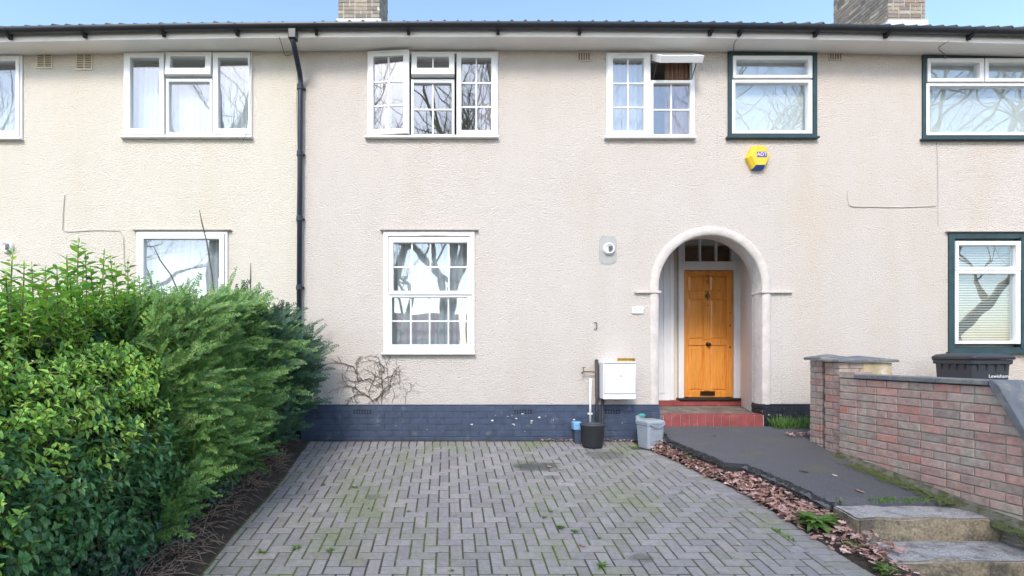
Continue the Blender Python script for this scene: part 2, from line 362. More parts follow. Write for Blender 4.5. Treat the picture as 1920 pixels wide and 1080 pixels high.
# ------------------------------------------------------------------ ground sheets
def strip_x(name, prof, x0, x1, m, kind='structure'):
    b = MB(); n = len(prof)
    b.add([(x0, y, z) for y, z in prof]+[(x1, y, z) for y, z in prof], [(i, i+1, n+i+1, n+i) for i in range(n-1)])
    o = b.build(name, m, origin=(0, 0, 0)); tag(o, kind=kind); return o
strip_x('ground', [(-300, -1.02), (-7.4, -1.02), (-6.9, -.97), (-.2, -.075), (.4, -.05), (300, -.05)], -300, 300, 'ground')
strip_x('pavement', [(-9.3, -.93), (-7.2, -.93)], -60, 60, 'pavement')
strip_x('road', [(-15.5, -1.0), (-9.32, -1.0)], -60, 60, 'road')

# ------------------------------------------------------------------ houses: walls
XB1 = wx(562); XB2 = wx(1345); ZTOP = 5.16; TH = .23
HL = thing('terraced_house', 'cream rendered terraced house behind the hedge, with white plastic windows', 'house', (-5.5, 0, 0), 'terraced houses in the row')
HC = thing('terraced_house', 'off-white rendered terraced house with arched porch and orange wooden front door', 'house', (.8, 0, 0), 'terraced houses in the row')
HR = thing('terraced_house', 'pale rendered terraced house with dark green window surrounds', 'house', (7, 0, 0), 'terraced houses in the row')
AX = wx(1331.5); AR = .685; ASZ = wz(538)             # arch centre, inner radius, springing
AL, ARR, ATOP = wx(1205), wx(1465), wz(405)

def wall_cells(b, x0, x1, z0, z1, holes):
    xs = sorted({x0, x1, *[h for o in holes for h in o[:2] if x0 < h < x1]})
    zs = sorted({z0, z1, *[h for o in holes for h in o[2:] if z0 < h < z1]})
    vid = {}; fs = []
    def v(i, j):
        if (i, j) not in vid: vid[(i, j)] = len(vid)
        return vid[(i, j)]
    for i in range(len(xs)-1):
        for j in range(len(zs)-1):
            cx, cz = (xs[i]+xs[i+1])/2, (zs[j]+zs[j+1])/2
            if any(o[0] < cx < o[1] and o[2] < cz < o[3] for o in holes): continue
            fs.append((v(i, j), v(i+1, j), v(i+1, j+1), v(i, j+1)))
    vs = [None]*len(vid)
    for (i, j), k in vid.items(): vs[k] = (xs[i], 0, zs[j])
    b.add(vs, fs)
def finish_wall(b, m, parent, name='wall'):
    me = bpy.data.meshes.new(name); me.from_pydata(b.v, [], b.f)
    bm = bmesh.new(); bm.from_mesh(me); bmesh.ops.remove_doubles(bm, verts=bm.verts, dist=1e-4)
    bmesh.ops.recalc_face_normals(bm, faces=bm.faces)
    r = bmesh.ops.extrude_face_region(bm, geom=bm.faces[:])
    for v in r['geom']:
        if isinstance(v, bmesh.types.BMVert): v.co.y += TH
    bmesh.ops.recalc_face_normals(bm, faces=bm.faces)
    o0 = WL[parent.name]
    for v in bm.verts: v.co -= o0
    bm.to_mesh(me); bm.free(); me.materials.append(M[m]); return link(name, me, o0, parent)

def rect(px0, px1, py0, py1): return (wx(px0), wx(px1), wz(py1), wz(py0))
W = dict(l0=rect(-60, 44, 105, 262), l1=rect(233, 474, 99, 259), l2=rect(257, 428, 434, 662),
         c0=rect(689, 934, 98, 259), c1=rect(1136, 1302, 100, 260), c2=rect(719, 890, 434, 663),
         r0=rect(1364, 1531, 97, 260), r1=rect(1728, 1990, 103, 263), r2=rect(1777, 1996, 437, 662))
bL, bC, bR = MB(), MB(), MB()
wall_cells(bL, -14, XB1-.002, 0, ZTOP, [W['l0'], W['l1'], W['l2']])
ZM = wz(330)
wall_cells(bC, XB1, AL, 0, ZM, [W['c2']]); wall_cells(bC, AL, ARR, ATOP, ZM, [])
wall_cells(bC, XB1, XB2, ZM, ZTOP, [W['c0'], W['c1']])
n = 28
ap = [(AX-AR*math.cos(math.pi*i/n), ASZ+AR*math.sin(math.pi*i/n)) for i in range(n+1)]
vs_ = [(x, 0, z) for x, z in ap]+[(x, 0, ATOP) for x, z in ap]
bC.add(vs_, [(i, i+1, n+2+i, n+1+i) for i in range(n)])
bC.add([(AL, 0, 0), (AX-AR, 0, 0), (AX-AR, 0, ASZ), (AX-AR, 0, ATOP), (AL, 0, ATOP)], [(0, 1, 2, 3, 4)])
bC.add([(AX+AR, 0, 0), (ARR, 0, 0), (ARR, 0, ATOP), (AX+AR, 0, ATOP), (AX+AR, 0, ASZ)], [(0, 1, 2, 3, 4)])
wall_cells(bR, ARR+.002, 14, 0, ZM, [W['r2']])
wall_cells(bR, XB2+.002, 14, ZM+.0005, ZTOP, [W['r0'], W['r1']])
finish_wall(bL, 'render_l', HL); finish_wall(bC, 'render_c', HC); finish_wall(bR, 'render_r', HR)

# back of the houses, party gables and roof slab (closed volume)
for h, x0, x1 in ((HL, -14, XB1-.01), (HC, XB1+.01, XB2-.01), (HR, XB2+.01, 14)):
    MB().box(x0, x1, 7.4, 7.6, 0, ZTOP).build('back_wall', 'render_c', h)
TP = math.tan(R(27)); RY0, RZ0 = -.36, 5.266          # front eave edge of the tiles
for h, x0, x1 in ((HL, -14, XB1), (HC, XB1+.004, XB2-.004), (HR, XB2, 14)):
    b = MB(); ns = max(2, int((x1-x0)/.5)); 
    xs = [x0+(x1-x0)*i/ns for i in range(ns+1)]
    for i in range(ns):
        p = []
        for X in (xs[i], xs[i+1]):
            s = sag(X); p += [(X, RY0+.10, RZ0-.03+s), (X, 3.9, RZ0-.03+TP*(3.9-RY0)), (X, 8.1, RZ0-.03+s), (X, 8.1, RZ0-.10+s), (X, 3.9, RZ0-.11+TP*(3.9-RY0)), (X, RY0+.10, RZ0-.06+s)]
        b.add(p, [(0, 1, 7, 6), (1, 2, 8, 7), (3, 4, 10, 9), (4, 5, 11, 10), (5, 0, 6, 11)])
    roof = b.build('roof', 'tile', h)
    # eave tiles, one by one: double-roll clay tiles
    tw = .338; k0 = math.ceil(x0/tw); k = k0
    while (k+1)*tw <= x1+.17:
        for row in range(2):
            key = 'tile_mesh%d' % ((k+row) % 3)
            me = bpy.data.meshes.get(key)
            if me is None:
                rr = random.Random(k); prof = []
                for roll in range(2):
                    u0 = roll*.169
                    for q, hgt in ((0, 0), (.045, .004), (.085, .0), (.104, .030), (.122, .046), (.140, .032), (.158, .002)):
                        prof.append((u0+q, hgt+rr.uniform(-.002, .002)))
                prof.append((.336, .0)); b2 = MB(); L_ = .40; n_ = len(prof)
                vv = [(u, 0, hh) for u, hh in prof]+[(u, L_, hh+L_*TP) for u, hh in prof]+[(u, 0, hh-.016) for u, hh in prof]
                b2.add(vv, [(i, i+1, n_+i+1, n_+i) for i in range(n_-1)]+[(2*n_+i, 2*n_+i+1, i+1, i) for i in range(n_-1)])
                me = bpy.data.meshes.new(key); me.from_pydata(b2.v, [], b2.f); me.materials.append(M['tile'])
            X = k*tw+random.uniform(-.004, .004)
            t = link('tile', me, (X, RY0+row*.34+random.uniform(-.008, .008), RZ0+row*.34*TP+row*.012+sag(X)+random.uniform(-.004, .004)), roof)
        k += 1
    # eaves boards
    for nm, prof, m in (('fascia', [(-.285, 5.128), (-.31, 5.128), (-.31, 5.262), (-.285, 5.262)], 'fascia'),
                        ('soffit', [(-.284, 5.136), (.02, 5.136), (.02, 5.148), (-.284, 5.148)], 'soffit')):
        b = MB()
        for i in range(ns):
            v8 = [(X, y, z+sag(X)) for X in (xs[i], xs[i+1]) for y, z in prof]
            b.add(v8, [(0, 1, 5, 4), (1, 2, 6, 5), (2, 3, 7, 6), (3, 0, 4, 7)])
        b.build(nm, m, h)

# ------------------------------------------------------------------ gutter and downpipe
G = thing('rain_gutter', 'black plastic rain gutter along the eaves with a blue-black downpipe', 'gutter', (0, -.37, 0))
b = MB(); xs = [-14+.4*i for i in range(71)]; ns = 9
gp = [(-.365+.057*math.cos(math.pi+math.pi*i/ns), 5.252+.062*math.sin(math.pi+math.pi*i/ns)) for i in range(ns+1)]
gp = gp+[(y*.94-.365*.06, z+.004) for y, z in gp[::-1]]
n = len(gp)
for i in range(len(xs)-1):
    v = [(X, y, z+sag(X)) for X in (xs[i], xs[i+1]) for y, z in gp]
    b.add(v, [(q, (q+1) % n, n+(q+1) % n, n+q) for q in range(n)])
b.build('trough', 'gutter', G, smooth=True)
for px in (8, 150, 300, 440, 590, 765, 935, 1090, 1338, 1394, 1538, 1672, 1830):
    X = wx(px, -.42); s = sag(X); b = MB()
    b.prism([(-.405, 5.192), (-.312, 5.215), (-.312, 5.150), (-.335, 5.140)], lambda a, c, d: (X+d, a, c+s), -.018, .018)
    b.build('bracket', 'gutter', G)
    b = MB(); b.add([(X+dx, y*1.0+(-.002 if q < ns+1 else 0), z+s-.003) for dx in (-.014, .014) for q, (y, z) in enumerate([(-.365+.061*math.cos(math.pi+math.pi*i/ns), 5.252+.067*math.sin(math.pi+math.pi*i/ns)) for i in range(ns+1)])],
                    [(q, q+1, ns+2+q, ns+1+q) for q in range(ns)])
    b.build('clip', 'gutter', G)
px_ = wx(565); s = sag(px_)
dp = MB(); dp.tube([(px_, -.365, 5.15+s), (px_, -.365, 5.03), (px_+.005, -.30, 4.96), (px_+.01, -.11, 4.78), (px_+.008, -.06, 4.70), (px_+.004, -.06, 4.6), (px_-.02, -.06, 0.02)], .034, 12)
dpo = dp.build('downpipe', 'pipe', G, smooth=True)
for z in (4.62, 3.75, 2.9, 2.0, 1.1):
    x = px_+.004-.024*(4.6-min(z, 4.6))/4.6
    MB().lathe([(.039, -.035), (.042, -.03), (.042, .03), (.039, .035)], (x, -.06, z), 12).build('collar', 'pipe', dpo)
    MB().box(x-.055, x+.055, -.03, -.001, z-.012, z+.012).build('pipe_bracket', 'pipe', dpo)
MB().box(px_-.05, px_+.05, -.42, -.312, 5.06+s, 5.185+s).build('outlet', 'gutter', G, bevel=.01)

# ------------------------------------------------------------------ windows
def curtain(win, x0, x1, z0, z1, y, m, folds, amp=.02, name='curtain'):
    b = MB(); n = max(8, folds*6); vs = []
    for i in range(n+1):
        u = i/n; X = x0+(x1-x0)*u
        yy = y+amp*math.sin(u*folds*2*math.pi+math.sin(u*9)*.8)+amp*.5*math.sin(u*folds*5.1+2)
        vs += [(X, yy, z0), (X, yy*1.0+amp*.2*math.sin(u*31), z1)]
    b.add(vs, [(2*i, 2*i+2, 2*i+3, 2*i+1) for i in range(n)])
    return b.build(name, m, win, smooth=True)
def room(h, r, deep=1.6, m='room', x0=None, x1=None):
    a0, a1, z0, z1 = r; a0 -= .5; a1 += .5; z0b = z0-.7; z1b = z1+.02
    b = MB(); y0 = TH+.004
    b.add([(a0, y0, z0b), (a1, y0, z0b), (a1, y0, z1b), (a0, y0, z1b), (a0, deep, z0b), (a1, deep, z0b), (a1, deep, z1b), (a0, deep, z1b)],
          [(4, 5, 6, 7), (0, 1, 5, 4), (3, 7, 6, 2), (0, 4, 7, 3), (1, 2, 6, 5)])
    return b.build('room_interior', m, h, fix=False)
YF0, YF1 = -.022, .055
def window(h, r, lights, frame_t=.035, m='upvc', sill=True, sill_m=None, drip=None, glass='glass', yo=0):
    x0, x1, z0, z1 = r
    b = MB(); b.frame(x0+.002, x1-.002, z0+.002, z1-.002, frame_t, YF0+yo, YF1)
    win = b.build('window', m, h, bevel=.004)
    if sill:
        MB().box(x0-.03, x1+.004, -.062, -.002, z0-.014, z0+.014).build('sill', sill_m or m, win, bevel=.004)
    if drip: MB().box(x0-.04, x1+.05, -.05, -.001, z1+.004, z1+.020).build('drip_ledge', drip, win, bevel=.004)
    for L in lights:
        sx0, sx1, sz0, sz1 = rect(*L['sash']); ps = rect(*L['pane'])
        fy0, fy1 = YF0-.016+L.get('dy', 0), YF1-.01+L.get('dy', 0)
        b = MB()
        v = [(sx0, sz0), (sx1, sz0), (sx1, sz1), (sx0, sz1)]; q = [(ps[0], ps[2]), (ps[1], ps[2]), (ps[1], ps[3]), (ps[0], ps[3])]
        vs = [(a, fy0, c) for a, c in v]+[(a, fy0, c) for a, c in q]+[(a, fy1, c) for a, c in v]+[(a, fy1, c) for a, c in q]
        fs = []
        for k in range(4):
            n = (k+1) % 4
            fs += [(k, n, 4+n, 4+k), (8+n, 8+k, 12+k, 12+n), (n, k, 8+k, 8+n), (4+k, 4+n, 12+n, 12+k)]
        b.add(vs, fs)
        items = [(b, 'sash', L.get('m', 'upvc'), .004)]
        py = (fy0+fy1)/2
        items.append((MB().box(ps[0]-.006, ps[1]+.006, py-.004, py+.004, ps[2]-.006, ps[3]+.006), 'pane', L.get('glass', glass), 0))
        c, rw = L.get('grid', (1, 1)); t = .0095
        for i in range(1, c):
            X = ps[0]+(ps[1]-ps[0])*i/c; items.append((MB().box(X-t, X+t, py-.013, py+.013, ps[2]-.004, ps[3]+.004), 'glazing_bar', 'upvc', 0))
        for j in range(1, rw):
            Z = ps[2]+(ps[3]-ps[2])*j/rw; items.append((MB().box(ps[0]-.004, ps[1]+.004, py-.0115, py+.0115, Z-t, Z+t), 'glazing_bar', 'upvc', 0))
        if L.get('vent'): items.append((MB().box(sx0+.12, sx1-.12, fy0-.012, fy0-.001, sz1-.030, sz1-.018), 'trickle_vent', 'upvc', .003))
        if 'open' in L:
            kind, ang = L['open']; 
            if kind == 'side': piv = Vector((sx0, fy0, sz0)); Rm = Matrix.Rotation(-R(ang), 4, 'Z')
            else: piv = Vector((sx0, fy0, sz1)); Rm = Matrix.Rotation(-R(ang), 4, 'X')
            for it in items: it[0].v = [tuple(piv+Rm @ (Vector(p)-piv)) for p in it[0].v]
        for bb, nm, mm, bv in items: bb.build(nm, mm, win, bevel=bv)
    return win
S = lambda sash, pane, **k: dict(sash=sash, pane=pane, **k)
# left house
w0 = window(HL, W['l0'], [S((-52, 40, 107, 257), (-45, 33, 117, 247))]); room(HL, W['l0'])
curtain(w0, wx(-60), wx(44), W['l0'][2], W['l0'][3]-.16, .13, 'net', 9)
w1 = window(HL, W['l1'], [S((236, 310, 101, 254), (247, 301, 111, 243)), S((314, 399, 100, 145), (323, 388, 109, 132), open=('top', 7)),
    S((313, 399, 149, 256), (318, 395, 155, 250), dy=.012), S((401, 472, 101, 254), (411, 467, 111, 243))]); room(HL, W['l1'])
curtain(w1, W['l1'][0], W['l1'][1], W['l1'][2], W['l1'][3]-.13, .14, 'net', 22)
w2 = window(HL, W['l2'], [S((263, 422, 438, 656), (272, 413, 449, 645))], drip='sill_grey'); room(HL, W['l2'])
curtain(w2, W['l2'][0], W['l2'][1], W['l2'][2], W['l2'][3]-.1, .14, 'net', 14)
# centre house
w3 = window(HC, W['c0'], [S((691, 768, 99, 255), (701, 757, 110, 245), grid=(2, 3), open=('side', 5), vent=1), S((772, 852, 100, 146), (782, 842, 110, 133), grid=(2, 1), open=('top', 9)),
    S((771, 852, 150, 257), (776, 847, 157, 253), grid=(2, 2), dy=.012), S((856, 931, 101, 255), (865, 921, 111, 246), grid=(2, 3))], glass='glass_bright'); room(HC, W['c0'])
curtain(w3, W['c0'][0]+.02, W['c0'][0]+.30, W['c0'][2], W['c0'][3]-.12, .15, 'pinkc', 5)
curtain(w3, W['c0'][1]-.30, W['c0'][1]-.02, W['c0'][2], W['c0'][3]-.12, .15, 'pinkc', 6)
w4 = window(HC, W['c1'], [S((1138, 1218, 102, 256), (1148, 1206, 112, 247), grid=(2, 3), vent=1), S((1221, 1298, 103, 152), (1229, 1290, 111, 143), open=('top', 56)),
    S((1219, 1299, 152, 258), (1224, 1293, 158, 253), grid=(2, 2), dy=.012)], glass='glass_bright'); room(HC, W['c1'])
curtain(w4, W['c1'][0]+.02, W['c1'][0]+.55, W['c1'][2], W['c1'][3]-.06, .14, 'net', 7)
curtain(w4, W['c1'][1]-.32, W['c1'][1]-.01, W['c1'][2], W['c1'][3]-.02, .16, 'tanc', 6)
for xx in (wx(1223), wx(1295)):
    MB().tube([(xx, -.03, wz(150)), (xx, -.15, wz(132))], .006, 5).build('window_stay', 'iron', w4)
w5 = window(HC, W['c2'], [S((729, 884, 446, 553), (738, 876, 456, 546), grid=(4, 2), dy=-.004), S((727, 884, 551, 656), (735, 876, 558, 646), grid=(4, 2), dy=.012)], frame_t=.06, drip='sill_grey', glass='glass_bright'); room(HC, W['c2'])
MB().box(wx(786), wx(836), YF0-.012, YF0-.001, wz(442), wz(438)).build('trickle_vent', 'upvc', w5)
curtain(w5, W['c2'][0]+.02, W['c2'][1]-.02, W['c2'][2], W['c2'][3]-.05, .16, 'net', 12)
# right house
def green(h, r, lights, t=.055, **k): return window(h, r, lights, frame_t=t, m='green_wood', sill_m='green_wood', **k)
w6 = green(HR, W['r0'], [S((1372, 1520, 107, 149), (1378, 1512, 115, 143)), S((1371, 1521, 151, 252), (1377, 1514, 157, 246), dy=.012)], glass='glass_bright')
MB().box(W['r0'][0]+.03, W['r0'][1]-.03, .10, .108, W['r0'][2]+.02, W['r0'][3]-.02).build('blind', 'blind', w6); room(HR, W['r0'])
w7 = green(HR, W['r1'], [S((1735, 1840, 112, 156), (1741, 1832, 120, 149)), S((1842, 1983, 112, 156), (1849, 1976, 120, 149)), S((1734, 1984, 158, 255), (1740, 1978, 163, 249), dy=.012)], glass='glass_bright')
MB().box(W['r1'][0]+.03, W['r1'][1]-.03, .10, .108, W['r1'][2]+.02, W['r1'][3]-.02).build('blind', 'blind', w7); room(HR, W['r1'])
w8 = green(HR, W['r2'], [S((1787, 1909, 453, 508), (1793, 1900, 461, 501)), S((1787, 1909, 508, 645), (1793, 1900, 514, 639), dy=.004), S((1922, 1988, 453, 645), (1929, 1981, 461, 639))], t=.075, drip='sill_grey', glass='glass_bright')
MB().box(wx(1910), wx(1921), YF0-.012, YF1, W['r2'][2]+.06, W['r2'][3]-.06).build('mullion', 'green_wood', w8)
MB().box(W['r2'][0]+.03, W['r2'][1]-.03, .155, .16, W['r2'][2]+.02, W['r2'][3]-.02).build('blind', 'room', w8); room(HR, W['r2'])
z = W['r2'][2]+.06; sm = None
while z < W['r2'][3]-.07:
    xa, xb = W['r2'][0]+.06, W['r2'][1]-.06
    b = MB(); b.add([(xa, .075, z-.009), (xb, .075, z-.009), (xb, .098, z+.010), (xa, .098, z+.010)], [(0, 1, 2, 3)])
    if sm is None: so = b.build('slat', 'slat', w8, fix=False); sm = so.data
    else: link('slat', sm, ((xa+xb)/2, .0865, z-.009), w8)
    z += .033

# wall vents and air bricks
def wall_vent(h, px0, px1, py0, py1, m='vent_cream', cross=False):
    x0, x1, z0, z1 = rect(px0, px1, py0, py1)
    v = MB().frame(x0, x1, z0, z1, .012, -.014, .01).build('air_vent', m, h)
    MB().box(x0+.01, x1-.01, -.003, -.0015, z0+.01, z1-.01).build('vent_back', 'brownhole', v)
    if cross:
        MB().box((x0+x1)/2-.006, (x0+x1)/2+.006, -.013, -.003, z0+.01, z1-.01).build('vent_bar', m, v)
        for i in range(9):
            zz = z0+.018+(z1-z0-.036)*i/8
            MB().box(x0+.012, x1-.012, -.011, -.004, zz-.004, zz+.004).build('louvre', m, v)
    else:
        for i in range(6):
            xx = x0+.012+(x1-x0-.024)*i/5
            MB().box(xx-.006, xx+.006, -.012, -.003, z0+.01, z1-.01).build('louvre', m, v)
wall_vent(HL, 69, 99, 97, 129, cross=True); wall_vent(HL, 143, 174, 100, 132, cross=True)
wall_vent(HC, 1082, 1108, 98, 115, 'render_c'); wall_vent(HR, 1553, 1579, 98, 114, 'render_r')

# ------------------------------------------------------------------ plinths
PZ = wz(758)
def plinth(h, x0, x1, m, proud=.022, top=PZ, miss=None):
    p = MB().box(x0, x1, -proud, -.0015, -.02, top-.002).build('plinth', m, h)
    ch = .0805; k = 0; z = -.035
    while z < top-.01:
        X = x0-(.1125 if k % 2 else 0)
        while X < x1:
            a, c = max(X+.004, x0), min(X+.221, x1); zt = min(z+ch-.008, top)
            if c-a > .03 and zt > 0:
                q = random.uniform(.003, .0075)
                MB().box(a, c, -proud-q, -proud+.004, max(z, -.018), zt).build('brick', m, p, bevel=.003)
            X += .225
        z += ch; k += 1
    return p
pc = plinth(HC, XB1, wx(1236), 'plinth')
pl = MB().box(-14, XB1-.004, -.022, -.0015, -.02, PZ-.002).build('plinth', 'plinth', HL)
plinth(HC, wx(1427), ARR+.001, 'plinth_blk', .02, wz(757)); plinth(HR, ARR+.004, ARR+.9, 'plinth_blk', .02, wz(757))
MB().box(ARR+.91, 14, -.022, -.0015, -.02, PZ).build('plinth', 'plinth_blk', HR)
for px in (680, 980, 1145):
    for i in range(7):
        for j in range(2):
            x, zz = wx(px-15+i*5), wz(769+j*5.2)
            MB().box(x-.009, x+.009, -.0315, -.029, zz-.009, zz+.009).build('air_hole', 'dark', pc)
rr = random.Random(5)
for i in range(26):                                   # flaked paint
    px, py = rr.gauss(1010, 40), rr.uniform(775, 800)
    if i > 14: px, py = rr.uniform(620, 1180), rr.uniform(766, 815)
    x, zz = wx(px), wz(py); n = rr.randint(5, 7); s = rr.uniform(.006, .02) if i < 15 else rr.uniform(.003, .009)
    pts = [(x+s*1.5*rr.uniform(.5, 1)*math.cos(6.28*q/n), zz+s*.7*rr.uniform(.4, 1)*math.sin(6.28*q/n)) for q in range(n)]
    MB().prism(pts, lambda a, c, d: (a, d, c), -.0318, -.0285).build('paint_chip', 'plinth_chip', pc)

# ------------------------------------------------------------------ porch
# round moulding swept round the opening
path = [(AX-AR, PZ-.02+.0*i) for i in range(1)]+[(AX-AR, ASZ)]
arc = [(AX-AR*math.cos(math.pi*i/36), ASZ+AR*math.sin(math.pi*i/36)) for i in range(37)]
pts = [(AX-AR, PZ), (AX-AR, (PZ+ASZ)/2)]+arc+[(AX+AR, (PZ+ASZ)/2), (AX+AR, PZ)]
prof = []                                             # (outward from opening, depth)
for i in range(9):
    a = math.pi*i/8; prof.append((.052-.060*math.cos(a)+.002, -.030*math.sin(a)-.001))
prof = [(-.006, .16)]+prof+[(.112, .02)]
b = MB(); n = len(prof)
for i, (x, z) in enumerate(pts):
    if z <= ASZ+1e-6: d = Vector((-1, 0)) if x < AX else Vector((1, 0))
    else: d = Vector((x-AX, z-ASZ)).normalized()
    for o_, y in prof: b.v.append((x+d.x*o_, y, z+d.y*o_))
b.f = [(i*n+k, i*n+k+1, (i+1)*n+k+1, (i+1)*n+k) for i in range(len(pts)-1) for k in range(n-1)]
arch = b.build('porch_arch', 'moulding', HC, smooth=True)
zi = wz(548)
for sgn, xa, xb in ((-1, wx(1189), wx(1238)), (1, wx(1425), wx(1483))):
    MB().box(xa, xb, -.042, -.002, zi-.016, zi+.014).build('impost', 'moulding', arch, bevel=.006)
xr = AX+AR
MB().box(xr-.010, xr+.05, -.045, .235, zi-.018, zi+.016).build('impost', 'moulding', arch, bevel=.006)
MB().box(AX-AR-.05, AX-AR+.010, -.045, .235, zi-.018, zi+.016).build('impost', 'moulding', arch, bevel=.006)
# porch chamber
PY = 1.28; FZ = .328; DX0, DX1 = wx(1281, PY), wx(1372.5, PY); DZ0, DZ1 = wz(745, PY), wz(508, PY)
XR0, XR1 = xr+.008, wx(1387, PY)
por = MB().box(2.2, XR1+.02, TH+.002, PY+.4, FZ-.06, FZ).build('porch_floor', 'porch_floor', HC)
MB().box(AX-AR+.012, xr-.012, -.02, TH+.0, FZ-.058, FZ-.001).build('porch_threshold', 'porch_floor', por)
b = MB(); b.prism([(XR0, TH+.003), (XR1, PY), (XR1, PY+.15), (XR1+.4, PY+.15), (XR1+.4, TH+.003)], lambda a, c, d: (a, c, d), FZ+.001, 3.05)
b.build('porch_side_wall', 'smooth_white', HC)
cb = MB().box(xr-.004, xr+.03, -.012, TH-.004, FZ+.008, wz(757)-.002).build('porch_corner', 'plinth_blk', HC)
for k in range(2):
    for q in range(2):
        ya = -.034+q*.133; MB().box(xr-.016+.004*((k+q) % 2), xr+.02, ya, ya+.126, FZ+.010+k*.062, FZ+.066+k*.062).build('brick', 'plinth_blk', cb, bevel=.008)
MB().box(2.2, XR1+.4, TH+.004, PY+.5, 3.05, 3.12).build('porch_ceiling', 'smooth_white', HC)
MB().box(2.1, 2.2, TH+.004, PY+.5, FZ, 3.05).build('porch_side_wall', 'smooth_white', HC)
# wall with the doorway: left infill and cream strip
fx0, fx1 = wx(1270, PY), wx(1386.5, PY); fz1 = wz(438, PY)
MB().box(2.2, fx0-.004, PY+.0, PY+.12, FZ, 3.05).build('porch_back_wall', 'cream_strip', HC)
MB().box(fx0-.002, fx1, PY+.02, PY+.12, fz1, 3.05).build('porch_back_wall', 'smooth_white', HC)
cy = 1.08; cx1 = wx(1262, cy); pan = MB().box(2.25, cx1, cy, PY-.002, wz(751, cy), 3.04).build('porch_panel', 'smooth_white', HC, bevel=.004)
MB().frame(wx(1226, cy), wx(1246, cy), wz(737, cy), 2.9, .018, cy-.012, cy-.001).build('panel_moulding', 'smooth_white', pan, bevel=.004)
MB().box(cx1-.05, cx1+.008, cy-.010, cy-.001, wz(750, cy), 3.03).build('panel_stile', 'smooth_white', pan, bevel=.003)
MB().box(2.25, cx1+.004, cy+.01, PY-.001, FZ+.002, wz(751.2, cy)).build('panel_base', 'red_paint', pan)
# door frame, fanlight
df = MB()
df.box(fx0, DX0-.008, PY-.05, PY+.10, DZ0-.01, fz1-.002); df.box(DX1+.008, fx1, PY-.05, PY+.10, DZ0-.01, fz1-.002)
hz0, hz1 = DZ1+.008, wz(491, PY); df.box(DX0-.008, DX1+.008, PY-.05, PY+.10, hz0, hz1)
dfo = df.build('door_frame', 'smooth_white', HC, bevel=.004)
MB().box(fx0-.001, fx0+.03, PY-.058, PY-.052, DZ0-.01, fz1-.01).build('architrave', 'smooth_white', dfo, bevel=.003)
MB().box(fx1-.03, fx1-.001, PY-.058, PY-.052, DZ0-.01, fz1-.01).build('architrave', 'smooth_white', dfo, bevel=.003)
ft = wz(446, PY); MB().box(DX0-.008, DX1+.008, PY-.03, PY+.08, ft, fz1-.003).build('fanlight_head', 'smooth_white', dfo)
for i in range(4):
    X = DX0+(DX1-DX0)*i/3; t = .014 if i in (1, 2) else .018
    MB().box(X-t, X+t, PY-.028, PY+.03, hz1+.001, ft-.001).build('fanlight_bar', 'smooth_white', dfo, bevel=.004)
MB().box(DX0, DX1, PY+.008, PY+.014, hz1, ft).build('fanlight_pane', 'glass_plain', dfo)
b = MB(); hb = [(DX0-.6, PY+.14), (DX1+.4, PY+2.0)]
b.add([(DX0-.6, PY+.14, .3), (DX1+.4, PY+.14, .3), (DX1+.4, PY+.14, 2.86), (DX0-.6, PY+.14, 2.86), (DX0-.6, PY+.55, .3), (DX1+.4, PY+.55, .3), (DX1+.4, PY+.55, 2.86), (DX0-.6, PY+.55, 2.86)],
      [(4, 5, 6, 7), (0, 1, 5, 4), (3, 7, 6, 2), (0, 4, 7, 3), (1, 2, 6, 5)])
b.build('hall_interior', 'room_warm', HC, fix=False)  # hall made shallow so its back wall looks brighter through the fanlight
MB().lathe([(.02, .30), (.03, .28), (.14, .10), (.15, 0)], (DX0+.40, PY+.36, 2.45), 16).build('hall_lamp_shade', 'cream_strip', HC, smooth=True)
# the red step and threshold
st = MB().box(wx(1262, PY-.1), XR1-.01, PY-.10, PY+.1, FZ+.001, DZ0-.042).build('door_step', 'red_paint', HC, bevel=.006)
MB().box(wx(1274, PY-.12), XR1-.012, PY-.13, PY+.05, DZ0-.041, DZ0-.004).build('threshold', 'threshold', st, bevel=.008)
# front brick step
sx0, sx1 = wx(1242), wx(1429); fs = MB().box(sx0, sx1, -.035, -.024, pz(0)-.06, FZ-.004).build('porch_step', 'mortar_pale', HC)
MB().box(sx0, sx1, -.024, .001, FZ-.0035, FZ-.002).build('step_bed', 'red_paint', fs)
X = sx0
while X < sx1-.03:
    wd = min(random.choice((.106, .106, .112, .215*.5, .1)), sx1-X)
    MB().box(X+.003, X+wd-.004, -.052, -.0345, pz(0)-.05, FZ-.002).build('brick', 'red_paint', fs, bevel=.005)
    MB().box(X+.003, X+wd-.004, -.0343, .10, FZ-.0019, FZ+.006).build('brick', 'red_paint', fs, bevel=.003)
    X += wd+.002
# the door
dw = DX1-DX0; dh = DZ1-DZ0
b = MB(); b.box(DX0, DX1, PY-.008, PY+.03, DZ0+.004, DZ1)
door = b.build('front_door', 'door', HC); door['label'] = 'orange varnished pine panelled door'
def zpx(py): return wz(py, PY)
def xpx(px): return wx(px, PY)
rails = [(508, 517), (547, 560), (637, 648), (733, 745)]
stiles = [(1281, 1289), (1318.5, 1330), (1361, 1372.5)]
for (a, c) in rails: MB().box(xpx(1289), xpx(1361), PY-.024, PY-.0082, zpx(c)+.003, zpx(a)-.0005).build('rail', 'door', door, bevel=.004)
for i, (a, c) in enumerate(stiles):
    if i != 1: MB().box(xpx(a)+.0005, xpx(c), PY-.026, PY-.0082, DZ0+.006, DZ1-.001).build('stile', 'door', door, bevel=.004)
    else:
        for (p, q) in ((517, 547), (560, 637), (648, 733)): MB().box(xpx(a), xpx(c), PY-.024, PY-.0082, zpx(q)+.004, zpx(p)-.001).build('muntin', 'door', door, bevel=.004)
